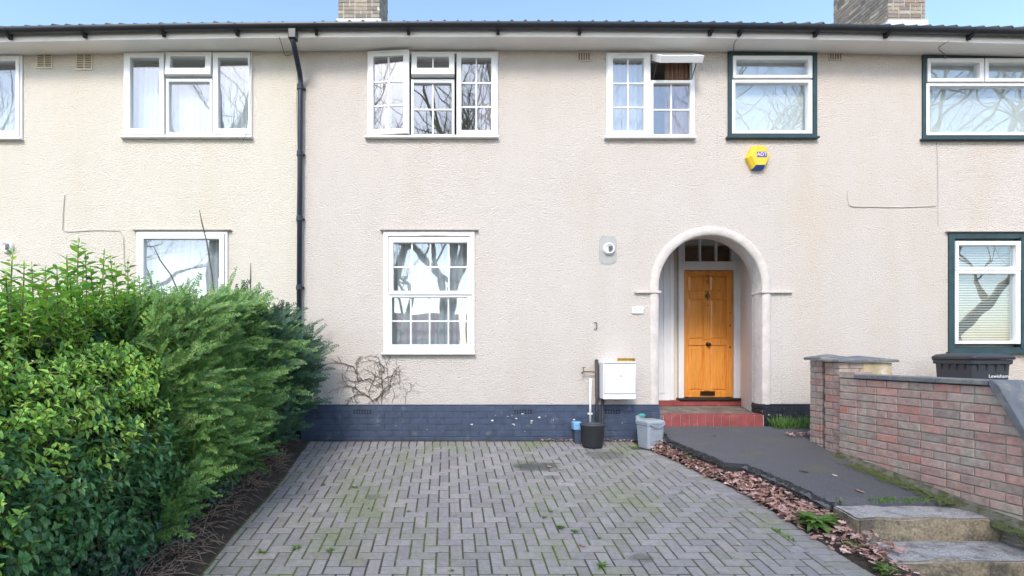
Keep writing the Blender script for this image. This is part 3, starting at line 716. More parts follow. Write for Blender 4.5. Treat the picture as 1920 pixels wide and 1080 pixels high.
for (p, q) in ((517, 547), (560, 637), (648, 733)):
    for (a, c) in ((1289, 1318.5), (1330, 1361)):
        x0, x1, z0, z1 = xpx(a)+.012, xpx(c)-.012, zpx(q)+.016, zpx(p)-.012; e = .022
        b = MB(); v = [(x0, PY-.0085, z0), (x1, PY-.0085, z0), (x1, PY-.0085, z1), (x0, PY-.0085, z1), (x0+e, PY-.020, z0+e), (x1-e, PY-.020, z0+e), (x1-e, PY-.020, z1-e), (x0+e, PY-.020, z1-e)]
        b.add(v, [(0, 1, 5, 4), (1, 2, 6, 5), (2, 3, 7, 6), (3, 0, 4, 7), (4, 5, 6, 7)]); b.build('panel', 'door', door)
mx = xpx(1325)
kn = MB().lathe([(.004, .055), (.020, .052), (.030, .042), (.030, .030), (.015, .018), (.034, .008), (.036, 0)], (mx+.008, PY-.025, zpx(646)), 16, axis='Y').build('door_knob', 'bronze', door, smooth=True)
b = MB().prism([(0, .08), (.02, .03), (.045, .0), (.02, -.04), (0, -.09), (-.02, -.04), (-.045, 0), (-.02, .03)], lambda a, c, d: (mx+a, d, zpx(555)+c), PY-.034, PY-.0245)
kk = b.build('knocker', 'brass', door, bevel=.003)
MB().lathe([(.004, .05), (.02, .045), (.027, .03), (.02, .012), (.028, 0)], (mx-.004, PY-.034, zpx(556)), 14, axis='Y').build('knocker_ball', 'brass', kk, smooth=True)
MB().lathe([(.004, .012), (.012, .01), (.013, 0)], (mx, PY-.025, zpx(573)), 12, axis='Y').build('spyhole', 'brass', door)
lb = MB().frame(xpx(1311), xpx(1339), zpx(742), zpx(733), .012, PY-.036, PY-.0265).build('letterbox', 'brass', door, bevel=.003)
MB().box(xpx(1311)+.010, xpx(1339)-.010, PY-.031, PY-.0268, zpx(742)+.010, zpx(733)-.010).build('letterbox_flap', 'bronze', lb)
text_mesh('numeral', '9', .105, 'brass', door, (mx+.003, PY-.026, zpx(520)), (R(90), 0, 0), .003)
text_mesh('numeral', '9', .105, 'brass', door, (mx+.003, PY-.026, zpx(530)), (R(90), 0, 0), .003)
for py in (587, 611, 651): MB().lathe([(.004, .008), (.012, .007), (.013, 0)], (xpx(1367), PY-.0265, zpx(py)), 10, axis='Y').build('lock_cylinder', 'brass' if py < 600 else 'bronze', door)
bell = MB().box(wx(1378.5, PY), wx(1382.5, PY), PY-.075, PY-.0585, zpx(572), zpx(563)).build('door_bell', 'upvc', bevel=.003)
tag(bell, 'small white doorbell push on the frame beside the orange door', 'doorbell')

# ------------------------------------------------------------------ chimneys
def chimney(h, x0, x1, y0, y1, z0, z1, lab=None):
    c = MB().box(x0+.008, x1-.008, y0+.008, y1-.008, z0-.8, z1).build('chimney', 'stockm', h)
    z = z0-.1; k = 0
    while z < z1-.02:
        for face in ('front', 'left', 'right'):
            if face == 'front': a0, a1 = x0, x1
            else: a0, a1 = y0, y1
            a = a0+(0 if k % 2 else -.1125)
            while a < a1:
                p, q = max(a, a0), min(a+.215 if random.random() < .6 else a+.1025, a1)
                if q-p > .04:
                    j = random.uniform(0, .005)
                    if face == 'front': bb = MB().box(p+.004, q-.004, y0-j, y0+.03, z, z+.062)
                    elif face == 'left': bb = MB().box(x0-j, x0+.03, p+.031 if p == a0 else p, q, z, z+.062)
                    else: bb = MB().box(x1-.03, x1+j, p+.031 if p == a0 else p, q, z, z+.062)
                    bb.build('brick', 'stock', c)
                a = q+.010
        z += .075; k += 1
    return c
cyy = 3.45
fl = chimney(HC, wx(634, cyy), wx(712, cyy), cyy, cyy+1.35, 7.62, 9.6)
MB().box(wx(633, cyy)-.02, wx(713, cyy)+.02, cyy-.03, cyy-.008, 7.2, 7.78).build('flashing', 'lead', fl)
fl = chimney(HR, wx(1665, cyy), wx(1735, cyy), cyy, cyy+1.45, 7.62, 9.9)
MB().box(wx(1664, cyy)-.02, wx(1736, cyy)+.02, cyy-.03, cyy-.008, 7.2, 7.76).build('flashing', 'lead', fl)
MB().box(wx(1664, cyy)-.04, wx(1664, cyy)-.008, cyy-.02, cyy+1.45, 7.2, 7.72).build('flashing', 'lead', fl)

# ------------------------------------------------------------------ things fixed to the wall
# alarm box: hexagonal
ax, az = wx(1417), wz(298); A = thing('alarm_box', 'yellow hexagonal burglar alarm box with blue base below the green framed window', 'alarm box', (ax, -.06, az-.16))
hw, hh = .148, .15
hexo = [(-hw*.5, hh), (hw*.5, hh), (hw, .0), (hw*.5, -hh), (-hw*.5, -hh), (-hw, .0)]
b = MB(); v = [(ax+a, -.002, az+c) for a, c in hexo]+[(ax+a, -.055, az+c) for a, c in hexo]+[(ax+a*.80+.008, -.095, az+c*.80+.008) for a, c in hexo]
b.add(v, [(i, (i+1) % 6, 6+(i+1) % 6, 6+i) for i in range(6) if i != 3]+[(6+i, 6+(i+1) % 6, 12+(i+1) % 6, 12+i) for i in range(6) if i != 3]+[tuple(range(12, 18))])
b.build('cover', 'yellow', A, bevel=.003)
b = MB(); b.add([v[3], v[4], v[10], v[9], v[15], v[16]], [(0, 1, 2, 3), (3, 2, 5, 4)]); b.build('strobe_lens', 'blue', A, fix=False)
MB().box(ax-.04, ax+.09, -.0985, -.0955, az-.012, az+.058).build('badge', 'navy', A)
text_mesh('lettering', 'ADT', .062, 'white', A, (ax+.024, -.0995, az+.022), (R(90), 0, 0), .0008, 1.05)
# boiler flue and mortar patch
def flue(px, py, patch, label):
    x, z = wx(px), wz(py); f = thing('boiler_flue', label, 'flue', (x, -.05, z-.09), 'white boiler flue outlets')
    MB().lathe([(.078, 0), (.080, .02), (.074, .034), (.066, .046), (.060, .050), (.054, .040), (.03, .036), (.004, .035)], (x, -.001, z), 24, axis='Y').build('cowl', 'upvc', f, smooth=True)
    for i in range(5):
        a = -.035+i*.016
        MB().box(x-.012, x+.050-abs(a)*.3, -.046, -.034, z+a-.003, z+a+.003).build('grille_slot', 'dark', f)
    if patch:
        rr = random.Random(3); pts = []
        for i in range(28):
            a = 6.283*i/28; ca, sa = math.cos(a), math.sin(a); e = .42
            pts.append((x-.01+math.copysign(abs(ca)**e, ca)*.118+rr.uniform(-.009, .009), z-.01+math.copysign(abs(sa)**e, sa)*.185+rr.uniform(-.010, .010)))
        MB().prism(pts, lambda a, c, d: (a, d, c), -.006, .02).build('mortar_patch', 'patch', HC)
flue(1141, 467, True, 'round white boiler flue outlet on a grey mortar patch left of the arch')
flue(16, 464, False, 'round white boiler flue outlet on the cream wall above the privet')
# number plate
nx, nz_ = wx(1195), wz(582); P = MB().box(nx-.075, nx+.075, -.022, -.001, nz_-.045, nz_+.045).build('number_plate', 'upvc', bevel=.006)
tag(P, 'white ceramic house number plate on the wall beside the arch', 'number plate')
for t_, dx in (('5', -.028), ('7', .028)):
    text_mesh('numeral', t_, .065, 'line', P, (nx+dx, -.0226, nz_+.002), (R(90), 0, 0), .0008)
# iron hook
hk = MB().tube([(wx(1114), -.004, wz(605)), (wx(1117), -.03, wz(605)), (wx(1118), -.03, wz(611)), (wx(1117), -.03, wz(617)), (wx(1114), -.004, wz(617))], .006, 6).build('wall_hook', 'iron')
tag(hk, 'small dark iron staple hook in the wall above the meter box', 'hook')
# gas meter box
mx0, mx1, my = wx(1121.5), wx(1193, -.23), -.23
mz0, mz1 = wz(749, my), wz(679, my)
GB = thing('meter_box', 'white plastic gas meter box hung on the wall beside the arch', 'meter box', ((mx0+mx1)/2, -.115, mz0))
MB().box(mx0, mx1, my, -.003, mz0, mz1).build('casing', 'meter', GB, bevel=.008, seg=2)
MB().box(mx0+.018, mx1-.014, my-.010, my-.001, mz0+.075, mz0+.325).build('door', 'meter', GB, bevel=.004)
MB().box(mx0+.014, mx1-.010, my-.003, my-.0008, mz0+.070, mz0+.330).build('door_gap', 'line', GB)
MB().box(mx0+.006, mx1-.006, my-.016, my-.001, mz1-.012, mz1+.006).build('hood', 'meter', GB, bevel=.004)
MB().lathe([(.004, .006), (.007, .005), (.008, 0)], ((mx0+mx1)/2+.01, my-.010, mz0+.30), 10, axis='Y').build('lock', 'iron', GB)
bv = MB().frame(wx(1157), wx(1189), wz(680), wz(671.5), .008, -.03, -.001).build('brass_vent', 'brassy')
MB().box(wx(1157)+.006, wx(1189)-.006, -.012, -.002, wz(680)+.006, wz(671.5)-.006).build('vent_back', 'brassy', bv)
tag(bv, 'brass vent plate on the wall just above the white meter box', 'vent')
ST = thing('standpipe', 'rusty iron standpipe with an outdoor tap beside the meter box', 'pipe', (wx(1117), -.06, .0))
xp = wx(1117); MB().tube([(xp, -.05, .02), (xp+.002, -.05, .5), (xp-.004, -.05, wz(674))], [.022, .022, .024], 8).build('post', 'iron', ST, smooth=True)
MB().tube([(xp+.018, -.05, wz(684)), (xp+.022, -.055, .6), (xp+.03, -.05, .55)], .014, 6).build('pipe', 'iron', ST)
MB().tube([(wx(1128), -.05, .0), (wx(1128), -.05, mz0+.02)], .020, 8).build('lower_pipe', 'iron', ST)
zt = wz(697); MB().tube([(xp, -.06, zt), (wx(1093), -.07, zt+.005), (wx(1089), -.09, zt-.002), (wx(1087), -.10, zt-.02)], [.009, .009, .013, .011], 8).build('tap_body', 'brass', ST)
MB().tube([(wx(1091), -.08, zt), (wx(1091), -.08, zt+.055)], .007, 6).build('tap_stem', 'brass', ST)
MB().tube([(wx(1088), -.08, zt+.055), (wx(1095), -.08, zt+.06)], .008, 6).build('tap_handle', 'brass', ST)
WP = thing('waste_pipe', 'thin white plastic waste pipe on the blue plinth beside the standpipe', 'pipe', (wx(1104.5), -.05, .1))
xw = wx(1105); MB().tube([(xw+.002, -.05, wz(709)), (xw-.004, -.05, .16)], .0155, 10).build('pipe', 'wpipe', WP, smooth=True)
MB().box(xw-.034, xw+.028, -.062, -.026, wz(775)-.012, wz(775)+.012).build('pipe_clip', 'wpipe', WP, bevel=.004)
# tub
ty = -.30; tx = wx(1110.5, ty); tg = gz(ty)+.004; T = thing('garden_tub', 'round black plastic tub standing on the drive under the white pipe', 'tub', (tx, ty, tg))
MB().lathe([(.118, 0), (.125, .004), (.146, .262), (.156, .268), (.156, .285), (.146, .287), (.138, .262), (.118, .02), (.02, .016)], (tx, ty, tg), 32).build('body', 'tub', T, smooth=True, fix=False)
MB().box(tx+.146, tx+.185, ty-.02, ty+.02, tg+.255, tg+.268).build('handle', 'tub', T, bevel=.004)
bb = MB().box(wx(1074.5, -.16), wx(1091, -.16), -.20, -.06, wz(807, -.2), wz(792, -.2)).build('plastic_block', 'bluebox', bevel=.01); tag(bb, 'small bright blue plastic block wedged between black tub and plinth', 'block')
lg = MB().box(wx(1077, -.16), wx(1089, -.16), -.19, -.07, gz(-.2), wz(807, -.2)-.001).build('support_brick', 'plinth', bevel=.005); tag(lg, 'dark brick standing under the small blue plastic block', 'brick')
# kitchen caddy
cy0 = -.36; kx = wx(1219, cy0); kg = gz(cy0)+.004; K = thing('recycling_caddy', 'light grey recycling caddy with a mossy lid beside the porch step', 'bin', (kx, cy0, kg))
def rrect(cx, cy, wx_, wy_, r, n=4):
    o = []
    for sx, sy, a0 in ((1, 1, 0), (-1, 1, 90), (-1, -1, 180), (1, -1, 270)):
        for i in range(n+1):
            a = R(a0+90*i/n); o.append((cx+sx*(wx_-r)+r*math.cos(a), cy+sy*(wy_-r)+r*math.sin(a)))
    return o
def loft(levels, rot=0, c=(0, 0)):
    b = MB(); n = None; ca, sa = math.cos(rot), math.sin(rot)
    for (hx, hy, r, z, ox, oy) in levels:
        pts = rrect(ox, oy, hx, hy, r); n = len(pts)
        b.v += [(c[0]+x*ca-y*sa, c[1]+x*sa+y*ca, z) for x, y in pts]
    m = len(levels)
    b.f = [(i*n+k, i*n+(k+1) % n, (i+1)*n+(k+1) % n, (i+1)*n+k) for i in range(m-1) for k in range(n)]+[tuple(range(n))[::-1], tuple(range((m-1)*n, m*n))]
    return b
kr = R(16); kc = (kx, cy0)
loft([(.118, .12, .03, kg, 0, 0), (.122, .125, .03, kg+.02, 0, 0), (.140, .145, .035, kg+.33, 0, 0), (.148, .152, .035, kg+.335, 0, 0), (.148, .152, .035, kg+.352, 0, 0)], kr, kc).build('body', 'caddy', K, bevel=.003)
lid = loft([(.150, .156, .04, kg+.354, 0, 0), (.152, .158, .04, kg+.385, 0, 0), (.130, .136, .03, kg+.408, 0, 0), (.10, .105, .03, kg+.404, 0, 0)], kr, kc).build('lid', 'caddy', K, bevel=.004)
loft([(.105, .10, .03, kg+.4045, 0, .02), (.09, .085, .03, kg+.409, 0, .02)], kr, kc).build('lid_moss', 'lid_dirt', lid)
ca, sa = math.cos(kr), math.sin(kr)
def kp(x, y, z): return (kx+x*ca-y*sa, cy0+x*sa+y*ca, z)
MB().tube([kp(-.12, -.165, kg+.36), kp(-.06, -.172, kg+.325), kp(0, -.175, kg+.315), kp(.06, -.172, kg+.325), kp(.12, -.165, kg+.36)], .008, 6).build('front_lip', 'caddy', K)
MB().tube([kp(-.10, -.137, kg+.09), kp(-.05, -.139, kg+.125), kp(0, -.14, kg+.13), kp(.05, -.139, kg+.115), kp(.10, -.137, kg+.09)], .005, 5).build('base_ridge', 'caddy', K)
b = MB(); b.add([kp(-.03, -.1415, kg+.20), kp(.065, -.1415, kg+.20), kp(.065, -.1462, kg+.275), kp(-.03, -.1462, kg+.275)], [(0, 1, 2, 3)]); b.build('label_panel', mat('caddy_label', (.36, .385, .41), .5, .25, 70), K)
loft([(.07, .022, .02, kg+.40, -.06, .15), (.07, .022, .02, kg+.44, -.06, .15), (.05, .014, .012, kg+.45, -.06, .15)], kr, kc).build('handle', 'caddy', K)
loft([(.05, .03, .02, kg+.44, -.04, .135), (.05, .03, .02, kg+.465, -.04, .135), (.03, .02, .01, kg+.475, -.04, .135)], kr, kc).build('handle_grip', 'teal', K)

K.scale = (.87, .87, .87)

# ------------------------------------------------------------------ cables, marks on walls
def cable(pts, m, label, y=-.008, r=.0045):
    o = MB().tube([(wx(a), y, wz(c)) for a, c in pts], r, 5).build('cable', m); return tag(o, label, 'cable')
cable([(122, 366), (119, 400), (118, 431), (126, 435), (180, 432), (226, 433), (232, 445), (233, 480), (236, 520)], 'wcable', 'thin painted cable bent across the cream wall above the hedge')
cable([(474, 102), (470, 180), (466, 255), (458, 271), (448, 262)], 'cable', 'thin loose cable hanging beside the three light cream house window', y=-.07, r=.003)
cable([(1756, 264), (1757, 300), (1758, 382), (1752, 387), (1690, 389), (1600, 388), (1591, 385), (1588, 372), (1588, 358)], 'wcable', 'thin brown cable bent along the wall right of the arch')
cable([(1758, 384), (1758, 425)], 'wcable', 'short cable dropping to the ledge of the lower green window', r=.003)
cable([(558, 100), (556, 200), (559, 300), (556, 420)], 'wcable', 'thin cable beside the blue-black downpipe', r=.003)
def smooth_pts(pts, k=5):
    P_ = [Vector(p) for p in pts]; P_ = [P_[0]]+P_+[P_[-1]]; o = []
    for i in range(1, len(P_)-2):
        a, b_, c_, d_ = P_[i-1:i+3]
        for q in range(k):
            t = q/k; o.append(.5*((2*b_)+(c_-a)*t+(2*a-5*b_+4*c_-d_)*t*t+(3*b_-a-3*c_+d_)*t*t*t))
    return o+[P_[-1]]
def eave_cable(pts, label): tag(MB().tube(smooth_pts(pts), .004, 5).build('cable', 'cable'), label, 'cable')
eave_cable([(wx(525, -.3), -.33, 5.11), (wx(528, -.2), -.2, 5.10), (wx(538), -.05, 5.04), (wx(551), -.012, wz(100))], 'loose black cable dangling from the eaves beside the downpipe')
eave_cable([(wx(1384, -.3), -.33, 5.12), (wx(1375, -.2), -.22, 5.10), (wx(1370), -.07, 5.1), (wx(1368), -.03, 5.06)], 'black cable looping from the eaves to the green window corner')
eave_cable([(wx(1775, -.3), -.33, 5.06), (wx(1757, -.2), -.22, 5.04), (wx(1757), -.10, 5.03), (wx(1766), -.05, 5.0)], 'black cable looping from the eaves to the wide green window')

# ------------------------------------------------------------------ garden wall and piers
WT0, WT1 = 5.60, 3.30                                 # camera distances of the far and near ends
def wallX(t): return 4.235+(5.6-t)*.071
wdir = Vector((.071, -1, 0)).normalized(); wn = Vector((-wdir.y, wdir.x, 0))*-1   # wn points to the path (-X)
if wn.x > 0: wn = -wn
w0_ = Vector((wallX(WT0), WT0-D, 0))
def wp(u, dpt, z): return w0_+wdir*u-wn*dpt+Vector((0, 0, z))       # u along, dpt into the wall
GW = thing('garden_wall', 'red and grey brick garden wall with slate coping beside the path', 'wall', (wallX(4.6), 4.6-D, -.1))
CT = .872                                             # underside of the coping
u_s = WT0-4.13                                        # where the coping turns down
SLP = 1.72
def zlim(u): return CT+.145 if u < .06 else (CT+.075 if u < .24 else (CT if u < u_s else CT-SLP*(u-u_s)))
core = []
ul = u_s+.62
poly = [(0.01, -.45), (ul, -.55), (ul, zlim(ul)-.012), (u_s, CT-.012), (.01, CT-.012)]
MB().prism(poly, lambda a, c, d: tuple(wp(a, d, c)), .008, .21).build('mortar_core', 'mortar', GW)
k = 0; z = CT+.075+.075-.075*19-.065-.010
rr = random.Random(21)
zt = CT+.140; rows = 0
while zt > -.42:
    z0, z1 = zt-.065, zt
    u = -.0 if rows % 2 else -.11
    while u < ul:
        ln = .215 if rr.random() < .86 else .1025
        a, c = max(u, 0), min(u+ln, ul)
        lim = .20 if z0 > CT-.01 else 99
        c = min(c, lim)
        if z0 > CT+.06: c = min(c, -1)
        if c-a > .035:
            um = (a+c)/2; Yg = (w0_+wdir*um).y
            if z1 > pz(Yg)-.03:
                pl_ = [(a, z0), (c, z0), (c, z1), (a, z1)]
                if z0 <= CT: pl_ = clip(pl_, SLP, 1, CT+SLP*u_s-.004) if c > u_s-.1 else pl_
                if len(pl_) > 2:
                    j = rr.uniform(-.004, .003)
                    MB().prism(pl_, lambda p, q, d: tuple(wp(p, d, q+rr.uniform(-.0012, .0012))), j, .20).build('brick', 'brick', GW, bevel=.004)
        u += ln+.010
    zt -= .075; rows += 1
ua = .205; nseg = 3
for i in range(nseg):
    a = ua+(u_s-ua)*i/nseg; c = ua+(u_s-ua)*(i+1)/nseg-.003
    MB().prism([(a, -.022), (c, -.022), (c, .235), (a, .235)], lambda p, q, d: tuple(wp(p, q, d)), CT+.001, CT+.042).build('coping_slab', 'coping', GW, bevel=.005)
MB().prism([(u_s+.002, CT+.046), (u_s+.03, CT+.050), (u_s+.08, CT+.01), (ul+.02, zlim(ul+.02)+.055), (ul+.02, zlim(ul+.02)+.004), (u_s+.006, CT+.004)], lambda p, q, d: tuple(wp(p, d, q)), -.03, .24).build('sloping_coping', 'coping', GW, bevel=.006)
# concrete footing along the foot of the wall
b = MB(); n = 14
for i in range(n+1):
    u = ul*i/n; Yg = (w0_+wdir*u).y; zg = pz(Yg)
    b.v += [tuple(wp(u, -.085+rr.uniform(-.02, .02), zg-.06)), tuple(wp(u, -.07+rr.uniform(-.02, .02), zg+.014+rr.uniform(-.008, .008))), tuple(wp(u, -.004, zg+.045+rr.uniform(-.006, .006))), tuple(wp(u, .02, zg+.045))]
b.f = [(i*4+q, i*4+q+1, i*4+5+q, i*4+4+q) for i in range(n) for q in range(3)]
b.build('footing', 'kerb', GW, smooth=True)

def pier(x0, x1, y0, y1, ztop, label, patchx=None):
    t = thing('brick_pier', label, 'pier', ((x0+x1)/2, (y0+y1)/2, 0), 'brick piers at the end of the garden wall')
    MB().box(x0+.008, x1-.008, y0+.008, y1-.008, -.05, ztop-.002).build('mortar_core', 'mortar', t)
    zt = ztop; k = 0
    while zt > pz(y0)-.05:
        for face in ('front', 'side'):
            a0, a1 = (x0, x1) if face == 'front' else (y0, y1)
            a = a0 if k % 2 else a0-.11
            while a < a1:
                p, q = max(a, a0), min(a+.215, a1)
                if q-p > .03:
                    if face == 'front' and not (patchx and p > patchx-.02 and zt > CT-.1): MB().box(p+(.005 if p > a0 else 0), q-.005, y0+rr.uniform(-.003, .003), y0+.05, zt-.065, zt).build('brick', 'brick', t, bevel=.004)
                    elif face == 'side': MB().box(x0+rr.uniform(-.003, .003), x0+.05, p+.052 if p == a0 else p+.004, q-.004, zt-.065, zt).build('brick', 'brick', t, bevel=.004)
                a += .225
        zt -= .075; k += 1
    if patchx: MB().box(patchx, x1+.002, y0-.006, y0+.04, CT-.2, ztop-.004).build('render_patch', 'plasterpatch', t, bevel=.01)
    o = .045; b = MB(); cx_, cy_ = (x0+x1)/2, (y0+y1)/2
    q = [(x0-o, y0-o), (x1+o, y0-o), (x1+o, y1+o), (x0-o, y1+o)]
    b.add([(x, y, ztop+.004) for x, y in q]+[(x, y, ztop+.032) for x, y in q]+[(cx_, cy_, ztop+.075)], [(0, 3, 2, 1)]+[(i, (i+1) % 4, 4+(i+1) % 4, 4+i) for i in range(4)]+[(4+i, 4+(i+1) % 4, 8) for i in range(4)])
    b.build('cap_stone', 'coping', t, bevel=.005)
pier(4.268, 4.84, 5.64-D, 5.87-D, 1.035, 'brick pier with ochre rendered patch and slate cap joined to the garden wall', patchx=4.52)
pier(4.285, 4.56, 5.93-D, 6.13-D, 1.055, 'narrow dark brick pier with slate cap nearest the house')

# ------------------------------------------------------------------ wheelie bin
bx, by = 6.30, -.60; bg_ = .075; rot = R(-3)
B = thing('wheelie_bin', 'dark grey wheelie bin behind the garden wall under the lower green window', 'bin', (bx, by, bg_))
hwd, hdp = .28, .35
c = (bx, by)
loft([(.18, .20, .03, bg_, 0, 0), (.185, .205, .03, bg_+.05, 0, 0), (.215, .250, .035, bg_+.93, 0, 0), (.232, .268, .035, bg_+.935, 0, 0), (.234, .27, .035, bg_+.985, 0, 0)], rot, c).build('body', 'bin', B, bevel=.004)
loft([(.243, .283, .04, bg_+.987, 0, -.005), (.245, .288, .04, bg_+1.02, 0, -.008), (.215, .255, .04, bg_+1.048, 0, 0), (.16, .20, .04, bg_+1.058, 0, 0)], rot, c).build('lid', 'bin', B, bevel=.006)
ca, sa = math.cos(rot), math.sin(rot)
def bp(x, y, z): return (bx+x*ca-y*sa, by+x*sa+y*ca, bg_+z)
MB().tube([bp(-.18, .31, .99), bp(.18, .31, .99)], .016, 8).build('handle', 'bin', B)
for i in range(4):
    for side in (0, 1):
        q = -.15+.10*i
        if side == 0: pl = [bp(q-.012, -.25, .92), bp(q+.012, -.25, .92), bp(q+.012, -.270, .935), bp(q-.012, -.270, .935), bp(q-.008, -.246, .85), bp(q+.008, -.246, .85)]
        else: pl = [bp(-.215, q-.012, .92), bp(-.215, q+.012, .92), bp(-.235, q+.012, .935), bp(-.235, q-.012, .935), bp(-.211, q-.008, .85), bp(-.211, q+.008, .85)]
        b = MB(); b.add(pl, [(0, 1, 2, 3), (3, 2, 5, 4), (0, 3, 4), (1, 5, 2)]); b.build('rib', 'bin', B)
for s in (-1, 1): MB().lathe([(.095, -.02), (.10, -.012), (.10, .012), (.095, .02)], (0, 0, 0), 18, axis='Y').build('wheel_tmp', 'tub').name
for s, o in zip((-1, 1), [o for o in bpy.data.objects if o.name.startswith('wheel_tmp')]):
    o.name = 'wheel'; o.parent = B; p = Vector(bp(s*.20, .22, .10)); o.location = p-WL[B.name]; o.rotation_euler = (0, 0, rot+R(90))
text_mesh('lettering', 'Lewisham', .055, 'white', B, bp(.075, -.2485, .795), (R(90)+.05, 0, rot), .001)

# ------------------------------------------------------------------ drive: block paving
def edgeX(Y):                                         # outer right edge of the drive
    P_ = [(0.1, 2.36), (-.4, 2.50), (-.9, 2.66), (-1.8, 2.90), (-2.85, 2.96), (-3.3, 3.0), (-4.4, 3.08)]
    for (a, xa), (c, xc) in zip(P_, P_[1:]):
        if Y >= c: return xa+(xc-xa)*(Y-a)/(c-a)
    return P_[-1][1]
def leftX(Y): return -1.72-.10*math.exp(Y/.8)+.015*math.sin(Y*3)
YN = -4.3; U = .1
DR = MB()
ys = [-.07-.1*i for i in range(43)]
for y in ys: DR.v += [(leftX(y)-.02, y, gz(y)-.0058), (edgeX(y)-.005, y, gz(y)-.0058)]
DR.f = [(2*i, 2*i+1, 2*i+3, 2*i+2) for i in range(len(ys)-1)]
drive = DR.build('driveway', 'joint', origin=(0, 0, 0)); tag(drive, kind='structure'); WL[drive.name] = Vector((0, 0, 0))
tilt = math.atan(SL)
def paver_poly(poly, b, dz=0, ch=.004):               # chamfered top prism on the sloping drive
    cx_ = sum(p[0] for p in poly)/len(poly); cy_ = sum(p[1] for p in poly)/len(poly); n = len(poly)
    ins = []
    for x, y in poly:
        d = Vector((cx_-x, cy_-y)); d = d*min(.45, ch*1.5/max(d.length, 1e-4)); ins.append((x+d.x, y+d.y))
    v = [(x, y, gz(y)-.03) for x, y in poly]+[(x, y, gz(y)-ch+dz) for x, y in poly]+[(x, y, gz(y)+dz) for x, y in ins]
    b.add(v, [(i, (i+1) % n, n+(i+1) % n, n+i) for i in range(n)]+[(n+i, n+(i+1) % n, 2*n+(i+1) % n, 2*n+i) for i in range(n)]+[tuple(range(2*n, 3*n))])
g = .0068
P = []                                                # every paver as a polygon
Y0 = -.285                                            # front of the soldier course
nxr = int(6/U); nyr = int(4.4/U)
for i in range(-24, 36):
    for j in range(-46, 1):
        k = (i-j) % 4
        if k == 0: r = (i, i+2, j, j+1)
        elif k == 3: r = (i, i+1, j, j+2)
        else: continue
        x0, x1, y0, y1 = r[0]*U+g+.013, r[1]*U-g+.013, Y0+r[2]*U+g, Y0+r[3]*U-g
        poly = [(x0, y0), (x1, y0), (x1, y1), (x0, y1)]
        if y0 < YN: continue
        poly = clip(poly, 0, 1, Y0-.004)
        if len(poly) < 3: continue
        ym = sum(p[1] for p in poly)/len(poly)
        e0, e1 = edgeX(ym)-.212, (edgeX(ym+.1)-edgeX(ym-.1))/.2
        poly = clip(poly, 1, -e1, e0-e1*ym)
        if len(poly) < 3: continue
        poly = clip(poly, -1, 0, -leftX(ym))
        if len(poly) < 3: continue
        ar = abs(sum(poly[q][0]*poly[(q+1) % len(poly)][1]-poly[(q+1) % len(poly)][0]*poly[q][1] for q in range(len(poly))))/2
        if ar < .0012: continue
        P.append(poly)
x = -1.80
while x < edgeX(-.2)-.05:                             # soldier course against the house
    P.append([(x+g, Y0+g), (x+U-g, Y0+g), (x+U-g, -.085), (x+g, -.085)]); x += U
y = -.42
while y > YN:                                         # edge course
    y1, y0 = y-g, y-U+g
    P.append([(edgeX(y0)-.205, y0), (edgeX(y0), y0), (edgeX(y1), y1), (edgeX(y1)-.205, y1)]); y -= U
def in_view(poly):
    x = sum(p[0] for p in poly)/len(poly); y = sum(p[1] for p in poly)/len(poly); t = y+D
    px = CX+x*F/t; py = CY+(H-gz(y))*F/t
    return (-20 < px < 1940 and py < 1090), t
cand = sorted((q for q in range(len(P)) if in_view(P[q])[0]), key=lambda q: in_view(P[q])[1])[:300]
cs = set(cand); rest = MB(); rp = random.Random(11); shared = {}
for q, poly in enumerate(P):
    dz = rp.uniform(-.0012, .002)
    if q in cs:
        cx_ = sum(p[0] for p in poly)/len(poly); cy_ = sum(p[1] for p in poly)/len(poly)
        key = tuple((round(p[0]-cx_, 3), round(p[1]-cy_, 3)) for p in poly)
        me = shared.get(key)
        if me is None:
            b = MB(); paver_poly(poly, b); me = bpy.data.meshes.new('paver')
            me.from_pydata([(v[0]-cx_, v[1]-cy_, v[2]-gz(cy_)) for v in b.v], [], b.f); me.materials.append(M['paver']); shared[key] = me
        o = link('paver', me, (cx_, cy_, gz(cy_)+dz), drive); o.rotation_euler = (rp.uniform(-.008, .008), rp.uniform(-.010, .010), rp.uniform(-.012, .012))
    else: paver_poly(poly, rest, dz)
o = rest.build('far_pavers', 'paver', drive, origin=(0, 0, 0)); tag(o, kind='stuff')

